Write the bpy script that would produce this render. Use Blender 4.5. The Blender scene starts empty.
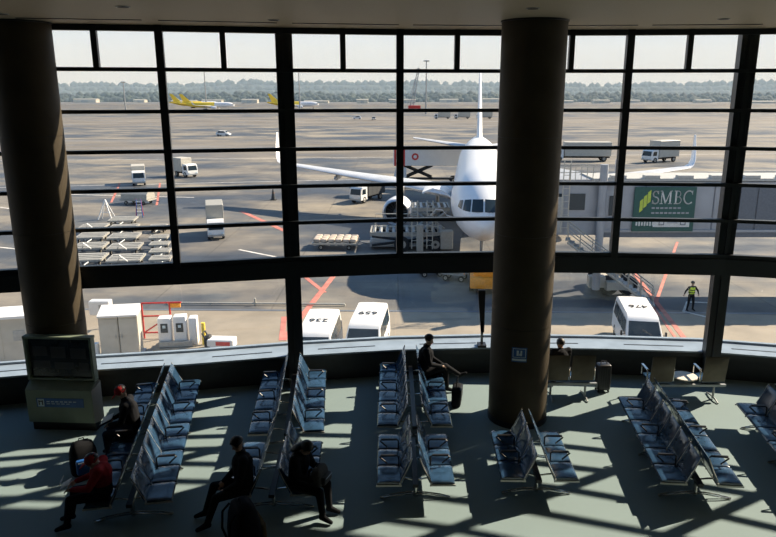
import bpy, bmesh, math, random
from mathutils import Vector, Matrix
random.seed(7)
R = math.radians
scn = bpy.context.scene
col = scn.collection

# ------------------------------------------------------------------ camera
CAM_H = 6.6
cam_d = bpy.data.cameras.new('camera'); cam = bpy.data.objects.new('camera', cam_d); col.objects.link(cam)
cam.location = (0, 0, CAM_H); cam.rotation_euler = (R(90 - 14.27), 0, 0)
cam_d.sensor_width = 36; cam_d.lens = 36 * 690 / 776; cam_d.shift_x = -10 / 776
cam_d.clip_end = 6000; scn.camera = cam

# ------------------------------------------------------------------ sky, sun, exposure
SUN_BEARING, SUN_EL = 60.5, 35
w = bpy.data.worlds.new('sky'); scn.world = w; w.use_nodes = True
nt = w.node_tree; nt.nodes.clear()
out = nt.nodes.new('ShaderNodeOutputWorld'); bg = nt.nodes.new('ShaderNodeBackground')
tc = nt.nodes.new('ShaderNodeTexCoord'); sx = nt.nodes.new('ShaderNodeSeparateXYZ'); rp = nt.nodes.new('ShaderNodeValToRGB')
nt.links.new(tc.outputs['Generated'], sx.inputs[0]); nt.links.new(sx.outputs['Z'], rp.inputs[0])
e = rp.color_ramp.elements
e[0].position = 0.0; e[0].color = (.80, .84, .90, 1)
e[1].position = 1.0; e[1].color = (.13, .26, .52, 1)
k = e.new(.12); k.color = (.76, .81, .89, 1)
k = e.new(.35); k.color = (.22, .40, .66, 1)
nt.links.new(rp.outputs[0], bg.inputs[0]); bg.inputs[1].default_value = 1.06
nt.links.new(bg.outputs[0], out.inputs[0])
sun_d = bpy.data.lights.new('sun', 'SUN'); sun = bpy.data.objects.new('sun', sun_d); col.objects.link(sun)
sun_d.energy = 12.5; sun_d.angle = R(.53); sun_d.color = (1, .82, .62)
sd = Vector((math.sin(R(SUN_BEARING)) * math.cos(R(SUN_EL)), math.cos(R(SUN_BEARING)) * math.cos(R(SUN_EL)), math.sin(R(SUN_EL))))
sun.rotation_euler = sd.to_track_quat('Z', 'Y').to_euler(); sun.location = (30, 20, 30)
vs = scn.view_settings
vs.view_transform = 'Standard'; vs.look = 'None'; vs.gamma = 1; vs.use_curve_mapping = False; vs.exposure = 0.0

# ------------------------------------------------------------------ materials
MATS = {}
def mat(name, c, rough=.5, metal=0, var=.12, scale=8, bump=0, spec=.5, emit=None):
    if name in MATS: return MATS[name]
    m = bpy.data.materials.new(name); m.use_nodes = True
    n = m.node_tree; b = n.nodes['Principled BSDF']
    t = n.nodes.new('ShaderNodeTexCoord'); no = n.nodes.new('ShaderNodeTexNoise'); no.inputs['Scale'].default_value = scale
    no.inputs['Detail'].default_value = 3
    r = n.nodes.new('ShaderNodeValToRGB')
    r.color_ramp.elements[0].position = .3; r.color_ramp.elements[1].position = .7
    r.color_ramp.elements[0].color = tuple(x * (1 - var) for x in c) + (1,)
    r.color_ramp.elements[1].color = tuple(min(1, x * (1 + var)) for x in c) + (1,)
    n.links.new(t.outputs['Object'], no.inputs['Vector']); n.links.new(no.outputs[0], r.inputs[0]); n.links.new(r.outputs[0], b.inputs['Base Color'])
    b.inputs['Roughness'].default_value = rough; b.inputs['Metallic'].default_value = metal
    b.inputs['Specular IOR Level'].default_value = spec
    if bump:
        bp = n.nodes.new('ShaderNodeBump'); bp.inputs['Strength'].default_value = bump
        n.links.new(no.outputs[0], bp.inputs['Height']); n.links.new(bp.outputs[0], b.inputs['Normal'])
    if emit:
        b.inputs['Emission Color'].default_value = emit[0] + (1,); b.inputs['Emission Strength'].default_value = emit[1]
    MATS[name] = m
    return m

def glass_mat(name, tint, refl=.06):
    m = bpy.data.materials.new(name); m.use_nodes = True; n = m.node_tree; n.nodes.clear()
    o = n.nodes.new('ShaderNodeOutputMaterial'); mx = n.nodes.new('ShaderNodeMixShader')
    tr = n.nodes.new('ShaderNodeBsdfTransparent'); gl = n.nodes.new('ShaderNodeBsdfGlossy')
    no = n.nodes.new('ShaderNodeTexNoise'); no.inputs['Scale'].default_value = 3
    mr = n.nodes.new('ShaderNodeMapRange'); mr.inputs['To Min'].default_value = refl * .5; mr.inputs['To Max'].default_value = refl * 1.2
    n.links.new(no.outputs[0], mr.inputs[0])
    tr.inputs[0].default_value = tint + (1,); gl.inputs['Roughness'].default_value = .03
    n.links.new(mr.outputs[0], mx.inputs[0]); n.links.new(tr.outputs[0], mx.inputs[1]); n.links.new(gl.outputs[0], mx.inputs[2])
    n.links.new(mx.outputs[0], o.inputs[0]); MATS[name] = m
    return m

glass_mat('window_glass', (.95, .97, .975), .035)
mat('frame_dark', (.012, .016, .02), .45)
mat('sill_grey', (.26, .325, .40), .35, scale=3)
mat('under_sill', (.02, .025, .03), .6)
mat('ceiling_panel', (.36, .31, .225), .55, bump=.05, scale=60)
mat('pillar_clad', (.056, .045, .030), .55, scale=2, spec=.15)
mat('wall_inner', (.02, .035, .04), .8)
mat('vinyl', (.022, .055, .105), .2, scale=14, spec=.9, var=.2)
mat('vinyl_dark', (.018, .028, .045), .28, scale=14)
mat('chrome', (.62, .62, .60), .22, metal=1)
mat('trim_alloy', (.50, .50, .47), .35, metal=.35)
mat('black_plastic', (.012, .012, .014), .4)
mat('bronze_back', (.12, .10, .07), .45, metal=.3)
mat('table_white', (.7, .66, .58), .4)
mat('white_paint', (.78, .78, .77), .35, scale=2, var=.04)
mat('off_white', (.50, .475, .41), .5, scale=2, var=.08)
mat('plane_white', (.80, .81, .83), .28, scale=.4, var=.04)
mat('plane_grey', (.55, .57, .60), .35, scale=.6)
mat('engine_metal', (.55, .55, .57), .3, metal=.8)
mat('dark_void', (.01, .011, .013), .7)
mat('dark_glass', (.015, .025, .032), .08)
mat('yellow', (.86, .62, .06), .4)
mat('orange', (.85, .33, .03), .45)
mat('red', (.62, .05, .04), .5)
mat('paint_red', (.50, .17, .135), .8, var=.25, scale=1.5)
mat('paint_white', (.6, .58, .54), .8, var=.25, scale=1.5)
mat('rubber', (.018, .018, .02), .85)
mat('steel', (.35, .37, .38), .45, metal=.5)
mat('steel_light', (.40, .385, .34), .5, metal=.2)
mat('tarp', (.05, .055, .06), .8, bump=.3)
mat('green_sign', (.012, .085, .075), .4)
mat('lime', (.50, .62, .08), .5)
mat('bridge_grey', (.34, .36, .39), .5, metal=.1, scale=1)
mat('bridge_dark', (.13, .15, .18), .5)
mat('bridge_roof', (.45, .45, .43), .6)
mat('kiosk_body', (.20, .25, .19), .5, scale=3)
mat('screen', (.012, .016, .02), .15)
mat('screen_print', (.022, .022, .028), .3)
mat('sign_blue', (.02, .10, .32), .4)
mat('sign_white', (.55, .68, .75), .5)
mat('skin', (.42, .26, .18), .5, var=.05)
mat('hair', (.012, .010, .009), .5)
mat('black_cloth', (.014, .015, .018), .85, bump=.2, scale=30, spec=.08)
mat('navy_cloth', (.02, .025, .05), .85, bump=.2, scale=30, spec=.08)
mat('red_cloth', (.30, .025, .03), .85, bump=.2, scale=30, spec=.08)
mat('grey_cloth', (.10, .10, .10), .85, bump=.2, scale=30, spec=.08)
mat('camel_cloth', (.16, .12, .07), .85, bump=.2, scale=30, spec=.08)
mat('hi_vis', (.55, .75, .03), .6)
mat('reflective', (.75, .78, .75), .4)
mat('paper', (.65, .66, .64), .7)
mat('blue_shell', (.03, .13, .42), .3)
mat('forest', (.03, .05, .035), .9, var=.35, scale=.02)
mat('concrete_pad', (.26, .225, .175), .85, var=.15, scale=.6)
mat('cargo_tan', (.52, .44, .36), .8, var=.3, scale=2)

def floor_mat():
    m = bpy.data.materials.new('carpet_floor'); m.use_nodes = True; n = m.node_tree; b = n.nodes['Principled BSDF']
    t = n.nodes.new('ShaderNodeTexCoord'); a = n.nodes.new('ShaderNodeTexNoise'); a.inputs['Scale'].default_value = 160
    c = n.nodes.new('ShaderNodeTexNoise'); c.inputs['Scale'].default_value = 1.1; c.inputs['Detail'].default_value = 5
    ra = n.nodes.new('ShaderNodeValToRGB'); ra.color_ramp.elements[0].color = (.16, .228, .24, 1); ra.color_ramp.elements[1].color = (.262, .335, .345, 1)
    ra.color_ramp.elements[0].position = .3; ra.color_ramp.elements[1].position = .7
    rc = n.nodes.new('ShaderNodeValToRGB'); rc.color_ramp.elements[0].color = (.88, .88, .88, 1); rc.color_ramp.elements[1].color = (1, 1, 1, 1)
    mx = n.nodes.new('ShaderNodeMix'); mx.data_type = 'RGBA'; mx.blend_type = 'MULTIPLY'; mx.inputs[0].default_value = 1
    n.links.new(t.outputs['Object'], a.inputs['Vector']); n.links.new(t.outputs['Object'], c.inputs['Vector'])
    n.links.new(a.outputs[0], ra.inputs[0]); n.links.new(c.outputs[0], rc.inputs[0])
    n.links.new(ra.outputs[0], mx.inputs[6]); n.links.new(rc.outputs[0], mx.inputs[7]); n.links.new(mx.outputs[2], b.inputs['Base Color'])
    b.inputs['Roughness'].default_value = .75; b.inputs['Specular IOR Level'].default_value = .2
    MATS['carpet_floor'] = m
floor_mat()

def apron_mat():
    m = bpy.data.materials.new('apron_ground'); m.use_nodes = True; n = m.node_tree; b = n.nodes['Principled BSDF']
    L = n.links.new
    t = n.nodes.new('ShaderNodeTexCoord')
    def mp(s):
        q = n.nodes.new('ShaderNodeMapping'); q.inputs['Scale'].default_value = s; L(t.outputs['Object'], q.inputs[0]); return q
    def noise(s, sc, det=6):
        q = n.nodes.new('ShaderNodeTexNoise'); q.inputs['Scale'].default_value = sc; q.inputs['Detail'].default_value = det; q.inputs['Roughness'].default_value = .6
        L(mp(s).outputs[0], q.inputs['Vector']); return q
    def ramp(src, els):
        q = n.nodes.new('ShaderNodeValToRGB'); ee = q.color_ramp.elements
        ee[0].position, ee[0].color = els[0][0], els[0][1] + (1,); ee[1].position, ee[1].color = els[-1][0], els[-1][1] + (1,)
        for p, c in els[1:-1]: z = ee.new(p); z.color = c + (1,)
        L(src, q.inputs[0]); return q
    def mix(fac, a, bb, mode='MIX'):
        q = n.nodes.new('ShaderNodeMix'); q.data_type = 'RGBA'; q.blend_type = mode
        if isinstance(fac, float): q.inputs[0].default_value = fac
        else: L(fac, q.inputs[0])
        L(a, q.inputs[6]); L(bb, q.inputs[7]); return q.outputs[2]
    n1 = noise((1, 1.6, 1), .055, 5)
    base = ramp(n1.outputs[0], [(.38, (.06, .068, .082)), (.46, (.105, .112, .12)), (.52, (.175, .165, .15)), (.60, (.26, .235, .195))])
    n2 = noise((1.2, 5, 1), .02, 7)
    streak = ramp(n2.outputs[0], [(.35, (.62, .64, .70)), (.5, (.95, .95, .95)), (.65, (1.25, 1.2, 1.1))])
    c = mix(.75, base.outputs[0], streak.outputs[0], 'MULTIPLY')
    n3 = noise((1, 1, 1), .6, 4)
    fine = ramp(n3.outputs[0], [(.3, (.82, .82, .83)), (.7, (1.12, 1.12, 1.1))])
    c = mix(.8, c, fine.outputs[0], 'MULTIPLY')
    br = n.nodes.new('ShaderNodeTexBrick'); br.offset = 0; br.inputs['Scale'].default_value = 1; br.inputs['Brick Width'].default_value = 7.5; br.inputs['Row Height'].default_value = 7.5
    br.inputs['Mortar Size'].default_value = .05; br.inputs['Color1'].default_value = (1, 1, 1, 1); br.inputs['Color2'].default_value = (.9, .9, .9, 1); br.inputs['Mortar'].default_value = (.6, .6, .6, 1)
    L(t.outputs['Object'], br.inputs['Vector'])
    c = mix(.8, c, br.outputs[0], 'MULTIPLY')
    # dry grass strips between the taxiways, far out
    sp = n.nodes.new('ShaderNodeSeparateXYZ'); L(t.outputs['Object'], sp.inputs[0])
    wob = noise((.3, 1, 1), .01, 4)
    ad = n.nodes.new('ShaderNodeMath'); ad.operation = 'MULTIPLY_ADD'; ad.inputs[1].default_value = 90; L(wob.outputs[0], ad.inputs[0]); L(sp.outputs['Y'], ad.inputs[2])
    mr = n.nodes.new('ShaderNodeMapRange'); mr.inputs['From Min'].default_value = 100; mr.inputs['From Max'].default_value = 900; L(ad.outputs[0], mr.inputs[0])
    g = (.9, .9, .9); z = (0, 0, 0)
    band = ramp(mr.outputs[0], [(.0, z), (.10, z), (.115, g), (.17, g), (.18, z), (.26, z), (.275, g), (.40, g), (.41, z), (.52, z), (.54, g), (.62, g), (.64, z), (1, z)])
    gn = noise((1, 2, 1), .03, 5)
    grass = ramp(gn.outputs[0], [(.35, (.14, .125, .105)), (.65, (.235, .21, .175))])
    c = mix(band.outputs[0], c, grass.outputs[0])
    L(c, b.inputs['Base Color'])
    rr = ramp(n1.outputs[0], [(.36, (.42, .42, .42)), (.55, (.75, .75, .75))]); L(rr.outputs[0], b.inputs['Roughness'])
    b.inputs['Specular IOR Level'].default_value = .35
    MATS['apron_ground'] = m
apron_mat()

# ------------------------------------------------------------------ mesh helpers
class MB:
    def __init__(s): s.v = []; s.f = []; s.m = []
    def add(s, vs_, fs, mi=0):
        o = len(s.v); s.v += [tuple(p) for p in vs_]; s.f += [tuple(i + o for i in q) for q in fs]; s.m += [mi] * len(fs); return s
    def box(s, c, d, mi=0, rot=None):
        pts = [Vector((x * d[0] / 2, y * d[1] / 2, z * d[2] / 2)) for x in (-1, 1) for y in (-1, 1) for z in (-1, 1)]
        if rot is not None: pts = [rot @ p for p in pts]
        c = Vector(c); return s.add([p + c for p in pts], [(0, 1, 3, 2), (4, 6, 7, 5), (0, 4, 5, 1), (2, 3, 7, 6), (0, 2, 6, 4), (1, 5, 7, 3)], mi)
    def rbox(s, c, d, b=.02, seg=2, mi=0, rot=None):
        bm = bmesh.new(); bmesh.ops.create_cube(bm, size=1)
        for v in bm.verts: v.co = Vector((v.co.x * d[0], v.co.y * d[1], v.co.z * d[2]))
        bmesh.ops.bevel(bm, geom=bm.edges[:], offset=b, segments=seg, affect='EDGES', profile=.5)
        bm.verts.index_update(); c = Vector(c)
        vv = [(rot @ v.co if rot is not None else v.co) + c for v in bm.verts]; ff = [[v.index for v in f.verts] for f in bm.faces]; bm.free()
        return s.add(vv, ff, mi)
    def ring(s, p, axis, r, n, up=None):
        a = Vector(axis).normalized(); u = Vector(up) if up else (Vector((0, 0, 1)) if abs(a.z) < .9 else Vector((1, 0, 0)))
        x = a.cross(u).normalized(); y = x.cross(a)
        return [Vector(p) + x * r * math.cos(2 * math.pi * i / n) + y * r * math.sin(2 * math.pi * i / n) for i in range(n)]
    def loft(s, rings, mi=0, caps=True, closed=True):
        n = len(rings[0]); vv = [p for r in rings for p in r]; ff = []
        for i in range(len(rings) - 1):
            for j in range(n if closed else n - 1):
                ff.append((i * n + j, i * n + (j + 1) % n, (i + 1) * n + (j + 1) % n, (i + 1) * n + j))
        if caps: ff.append(tuple(range(n - 1, -1, -1))); ff.append(tuple((len(rings) - 1) * n + j for j in range(n)))
        return s.add(vv, ff, mi)
    def cyl(s, p0, p1, r0, r1=None, n=12, mi=0, caps=True):
        r1 = r0 if r1 is None else r1; a = Vector(p1) - Vector(p0)
        return s.loft([s.ring(p0, a, r0, n), s.ring(p1, a, r1, n)], mi, caps)
    def tube(s, pts, r, n=8, mi=0):
        pts = [Vector(p) for p in pts]; rr = []
        for i, p in enumerate(pts):
            a = (pts[min(i + 1, len(pts) - 1)] - pts[max(i - 1, 0)]); rr.append(s.ring(p, a, r if not isinstance(r, list) else r[i], n))
        # keep the rings turned alike
        for i in range(1, len(rr)):
            k = min(range(n), key=lambda q: (rr[i][q] - rr[i - 1][0]).length); rr[i] = rr[i][k:] + rr[i][:k]
        return s.loft(rr, mi)
    def prism(s, poly, z0, z1, mi=0):
        n = len(poly); vv = [(x, y, z0) for x, y in poly] + [(x, y, z1) for x, y in poly]
        return s.add(vv, [tuple(range(n - 1, -1, -1)), tuple(range(n, 2 * n))] + [(i, (i + 1) % n, n + (i + 1) % n, n + i) for i in range(n)], mi)
    def xprism(s, poly, x0, x1, mi=0):      # poly in (y, z)
        n = len(poly); vv = [(x0, y, z) for y, z in poly] + [(x1, y, z) for y, z in poly]
        return s.add(vv, [tuple(range(n)), tuple(range(2 * n - 1, n - 1, -1))] + [(i, n + i, n + (i + 1) % n, (i + 1) % n) for i in range(n)], mi)
    def sphere(s, c, r, n=12, m=8, mi=0, sc=(1, 1, 1)):
        rings = []
        for i in range(m + 1):
            a = math.pi * i / m; rr = max(math.sin(a), .02)
            rings.append([Vector((c[0] + r * sc[0] * rr * math.cos(2 * math.pi * j / n), c[1] + r * sc[1] * rr * math.sin(2 * math.pi * j / n), c[2] - r * sc[2] * math.cos(a))) for j in range(n)])
        return s.loft(rings, mi)
    def mesh(s, name, mats, ang=35):
        me = bpy.data.meshes.new(name); me.from_pydata(s.v, [], s.f)
        for m in (mats if isinstance(mats, (list, tuple)) else [mats]): me.materials.append(MATS[m])
        me.polygons.foreach_set('material_index', s.m)
        bm = bmesh.new(); bm.from_mesh(me); bmesh.ops.recalc_face_normals(bm, faces=bm.faces[:]); bm.to_mesh(me); bm.free()
        me.polygons.foreach_set('use_smooth', [True] * len(me.polygons)); me.set_sharp_from_angle(angle=R(ang)); me.update()
        return me
    def build(s, name, mats, parent=None, loc=(0, 0, 0), rz=0, ang=35):
        return inst(name, s.mesh(name, mats, ang), parent, loc, (0, 0, rz))

def inst(name, me, parent=None, loc=(0, 0, 0), rot=(0, 0, 0), scale=(1, 1, 1)):
    o = bpy.data.objects.new(name, me); col.objects.link(o); o.parent = parent; o.location = loc; o.rotation_euler = rot; o.scale = scale
    return o
def tag(o, label, cat, group=None):
    o['label'] = label; o['category'] = cat
    if group: o['group'] = group
    return o
def thing(name, label, cat, loc=(0, 0, 0), rz=0, group=None):
    o = bpy.data.objects.new(name, None); col.objects.link(o); o.location = loc; o.rotation_euler = (0, 0, rz); o.empty_display_size = .2
    return tag(o, label, cat, group)
def struct_empty(name, loc=(0, 0, 0)):
    o = bpy.data.objects.new(name, None); col.objects.link(o); o.location = loc; o['kind'] = 'structure'; return o
def struct(name, mb, m, parent=None):
    o = mb.build(name, m, parent)
    if parent is None: o['kind'] = 'structure'
    return o
def copy_tree(o, parent=None):
    c = o.copy(); col.objects.link(c); c.parent = parent
    for ch in list(o.children): copy_tree(ch, c)
    return c
def text_mesh(body, size, m, align='CENTER', depth=.004, shear=0):
    cu = bpy.data.curves.new('lettering', 'FONT'); cu.body = body; cu.size = size; cu.align_x = align; cu.align_y = 'CENTER'; cu.extrude = depth; cu.shear = shear
    ob = bpy.data.objects.new('lettering', cu); col.objects.link(ob)
    dg = bpy.context.evaluated_depsgraph_get(); me = bpy.data.meshes.new_from_object(ob.evaluated_get(dg))
    bpy.data.objects.remove(ob); bpy.data.curves.remove(cu); me.materials.clear(); me.materials.append(MATS[m]); return me

AP = -5.8                                  # level of the apron below the lounge floor
# ------------------------------------------------------------------ room shell
WALL = [(-16.2, 9.3), (-14.0, 11.0), (-11.75, 12.35), (-9.42, 13.25), (-7.05, 13.8), (-4.68, 14.2), (-2.32, 14.72), (.04, 15.1), (2.44, 15.25), (4.86, 15.16),
        (7.28, 14.95), (9.63, 14.4), (11.9, 13.65), (14.1, 12.65), (16.2, 11.4), (18.1, 9.9), (19.8, 8.2)]
WN = len(WALL)
NRM = []
for i in range(WN):
    a = Vector(WALL[max(i - 1, 0)]); b_ = Vector(WALL[min(i + 1, WN - 1)]); d = (b_ - a).normalized(); NRM.append(Vector((-d.y, d.x)))
def off(i, k): return Vector(WALL[i]) + NRM[i] * k
CEIL = 7.88
poly = [off(i, .9) for i in range(WN)] + [(19.8, -5), (-16.2, -5)]
struct('floor', MB().prism([tuple(p) for p in poly], -.3, 0), 'carpet_floor')
ceil = struct('ceiling', MB().prism([tuple(off(i, .35)) for i in range(WN)] + [(19.8, -5), (-16.2, -5)], CEIL, CEIL + .4), 'ceiling_panel')
struct('wall_back', MB().box((1.8, -5.15, 3.9), (36.6, .3, 8.4)), 'wall_inner')
struct('wall_left', MB().box((-16.45, 2.2, 3.9), (.3, 14.6, 8.4)), 'wall_inner')
struct('wall_right', MB().box((20.05, 1.7, 3.9), (.3, 13.6, 8.4)), 'wall_inner')
LV = [3.07, 3.88, 4.67, 5.45, 6.24, 7.05, CEIL - .06]
POSTS = (2, 6, 10, 14)
def strip(mb, i, k0, k1, z0, z1, mi=0, t0=0, t1=1):
    a0, a1, b0, b1 = off(i, k0), off(i + 1, k0), off(i, k1), off(i + 1, k1)
    q = [a0.lerp(a1, t0), a0.lerp(a1, t1), b0.lerp(b1, t1), b0.lerp(b1, t0)]
    return mb.prism([tuple(p) for p in q], z0, z1, mi)
def upright(mb, p, ang, wx, dy, z0, z1):
    return mb.box((p[0], p[1], (z0 + z1) / 2), (wx, dy, z1 - z0), 0, Matrix.Rotation(ang, 3, 'Z'))
for i in range(WN - 1):
    d = Vector(WALL[i + 1]) - Vector(WALL[i]); ang = math.atan2(d.y, d.x)
    root = struct_empty('window_%d' % (i + 1))
    for q, z in enumerate(LV):
        h = .075 if 0 < q < 6 else .11
        strip(MB(), i, -.07, .07, z - h / 2, z + h / 2).build('transom', 'frame_dark', root)
    if i not in POSTS:
        upright(MB(), WALL[i], ang, .15, .2, 3.0, CEIL).build('mullion', 'frame_dark', root)
    mid = Vector(WALL[i]).lerp(Vector(WALL[i + 1]), .5)
    upright(MB(), mid, ang, .11, .14, LV[5], CEIL).build('mullion', 'frame_dark', root)
    for q in range(5):
        strip(MB(), i, .0, .012, LV[q] + .03, LV[q + 1] - .03, 0, .03, .97).build('pane', 'window_glass', root)
    for t0, t1 in ((.03, .47), (.53, .97)):
        strip(MB(), i, .0, .012, LV[5] + .03, LV[6] - .03, 0, t0, t1).build('pane', 'window_glass', root)
    # canted lower glazing, butt jointed
    lo = struct_empty('window_%d' % (i + 20))
    mb = MB(); t0, t1 = .003, .997
    A0, A1 = off(i, .16).lerp(off(i + 1, .16), t0), off(i, .16).lerp(off(i + 1, .16), t1)
    B0, B1 = off(i, 1.0).lerp(off(i + 1, 1.0), t0), off(i, 1.0).lerp(off(i + 1, 1.0), t1)
    for p, z in ((A0, 2.68), (A1, 2.68), (B1, .76), (B0, .76)): mb.v.append((p.x, p.y, z))
    n_ = NRM[i] * .012
    for v in list(mb.v): mb.v.append((v[0] + n_.x, v[1] + n_.y, v[2] + .006))
    mb.f = [(0, 1, 2, 3), (7, 6, 5, 4), (0, 4, 5, 1), (1, 5, 6, 2), (2, 6, 7, 3), (3, 7, 4, 0)]; mb.m = [0] * 6
    mb.build('pane', 'window_glass', lo)
    strip(MB(), i, .94, 1.04, .73, .78).build('bottom_rail', 'sill_grey', lo)
    # spandrel band, sill ledge with its air slot, wall under the sill
    sp = struct('trim_%d' % (i + 1), strip(MB(), i, -.10, .19, 2.66, 3.03), 'frame_dark')
    strip(MB(), i, .08, .24, 3.03, 3.05).build('flashing', 'sill_grey', sp)
    sl = struct('trim_%d' % (i + 40), strip(MB(), i, .22, 1.06, .67, .73), 'sill_grey')
    strip(MB(), i, .52, .57, .729, .734, 0, .22, .78).build('air_slot', 'black_plastic', sl)
    strip(MB(), i, .215, .24, .60, .69).build('sill_nosing', 'frame_dark', sl)
    struct('wall_front_%d' % (i + 1), strip(MB(), i, .42, .9, 0, .67), 'under_sill')
    strip(MB(), i, -1.05, -1.0, CEIL - .012, CEIL + .01, 0, .06, .94).build('air_slot', 'black_plastic', ceil)
for i in POSTS:
    d = Vector(WALL[i + 1]) - Vector(WALL[i - 1]); ang = math.atan2(d.y, d.x)
    p = off(i, .16)
    o = struct('trim_%d' % (i + 60), upright(MB(), p, ang, .34, .30, 0, CEIL), 'frame_dark')
    upright(MB(), off(i, -.005), ang, .06, .05, 0, CEIL).build('cover_strip', 'frame_dark', o)
for x, y in ((-6.6, 12.2), (-2.25, 13.2), (2.1, 11.4), (5.8, 13.0), (-4.2, 11.2)):
    l = MB().cyl((x, y, CEIL - .012), (x, y, CEIL + .01), .11, n=20).build('downlight_ring', 'steel', ceil)
    MB().cyl((x, y, CEIL - .014), (x, y, CEIL), .085, n=20).build('downlight_lens', 'dark_void', l)

# ------------------------------------------------------------------ pillars
def pillar(label, x, y, r, sign):
    t = thing('pillar', label, 'pillar', (x, y, 0))
    zz = [0.0, 2.1, 3.95, 5.8, CEIL - .03]
    for a, b in zip(zz[:-1], zz[1:]):
        MB().cyl((0, 0, a + .004), (0, 0, b - .004), r, n=64).build('cladding_panel', 'pillar_clad', t)
    MB().cyl((0, 0, 0), (0, 0, CEIL - .001), r - .012, n=48).build('core', 'dark_void', t)
    MB().cyl((0, 0, 0), (0, 0, .12), r + .012, n=48).build('skirting', 'black_plastic', t)
    MB().cyl((0, 0, CEIL - .03), (0, 0, CEIL - .001), r + .02, n=48).build('collar', 'black_plastic', t)
    return t
pl1 = pillar('round dark pillar standing behind the information screen', -7.05, 13.52, .56, False)
pl2 = pillar('round dark pillar with a small square notice on it', 2.5, 13.32, .6, True)
sg = MB()
aa = [R(-90 + q) for q in (-25, -19, -13, -7, -1, 3)]
sg.loft([[Vector((.608 * math.cos(a), .608 * math.sin(a), z)) for a in aa] for z in (1.46, 1.76)], 0, False, False)
sgo = sg.build('notice', 'sign_blue', pl2)
def arcq(mb, a0, a1, z0, z1, r=.611):
    z0 += .14; z1 += .14; s_ = [R(-101 + a0 + (a1 - a0) * q / 4) for q in range(5)]
    mb.loft([[Vector((r * math.cos(a), r * math.sin(a), z)) for a in s_] for z in (z0, z1)], 0, False, False)
mb = MB(); arcq(mb, -12, 12, 1.59, 1.60); arcq(mb, -12, 12, 1.41, 1.42); arcq(mb, -12, -11, 1.41, 1.60); arcq(mb, 11, 12, 1.41, 1.60); arcq(mb, -5, -1, 1.45, 1.56); arcq(mb, 0, 5, 1.45, 1.50); arcq(mb, 2, 5, 1.50, 1.56); arcq(mb, -13, 13, 1.345, 1.385)
mb.build('notice_print', 'sign_white', sgo)

# ------------------------------------------------------------------ tandem seating
def seat_mesh(wid, dep):
    mb = MB(); n = 9; rings = []
    prof = [(-.5, -.030), (-.5, .012), (-.46, .032), (-.2, .040), (.1, .034), (.36, .030), (.46, .014), (.5, -.016), (.47, -.036)]
    for yy, sc_ in ((-.5, .72), (-.47, .94), (-.3, 1.0), (.3, 1.0), (.47, .94), (.5, .72)):
        rings.append([Vector((p[0] * dep, yy * wid, p[1] * sc_)) for p in prof])
    mb.loft(rings); return mb.mesh('seat', 'vinyl')
def back_mesh(wid, hgt):
    mb = MB(); rings = []
    for yy, sc_ in ((-.5, .6), (-.47, .95), (-.25, 1.0), (.25, 1.0), (.47, .95), (.5, .6)):
        prof = [(.028, .0), (.04, .06), (.034, hgt * .35), (.03, hgt * .7), (.026, hgt - .03), (.008, hgt), (-.006, hgt - .02), (-.012, hgt * .5), (-.008, .0)]
        rings.append([Vector((p[0] * sc_, yy * wid, p[1])) for p in prof])
    mb.loft(rings); return mb.mesh('backrest', 'vinyl')
ARM = MB().tube([(.0, 0, .0), (.0, 0, .19), (.03, 0, .21), (.30, 0, .205), (.33, 0, .19), (.20, 0, .07)], .014, 8)
ARM.rbox((.17, 0, .222), (.28, .05, .02), .008, 1); ARM_ME = ARM.mesh('armrest', 'black_plastic')
LEG = MB()
LEG_ME = None
def leg_mesh(half):
    mb = MB(); mb.cyl((0, 0, .05), (0, 0, .36), .035, n=12)
    for s in (-1, 1):
        mb.tube([(0, -.03, .10), (s * .2, -.03, .085), (s * .42, -.03, .05), (s * (half - .12), -.02, .025), (s * (half - .06), 0, .022), (s * (half - .12), .02, .025), (s * .42, .03, .05), (s * .2, .03, .085), (0, .03, .10)], .013, 8)
        mb.cyl((s * (half - .08), 0, 0), (s * (half - .08), 0, .022), .03, n=10)
        mb.tube([(0, 0, .34), (s * .18, 0, .37), (s * (half - .25), 0, .385)], .016, 8)
    return mb.mesh('leg', 'chrome')
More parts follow.
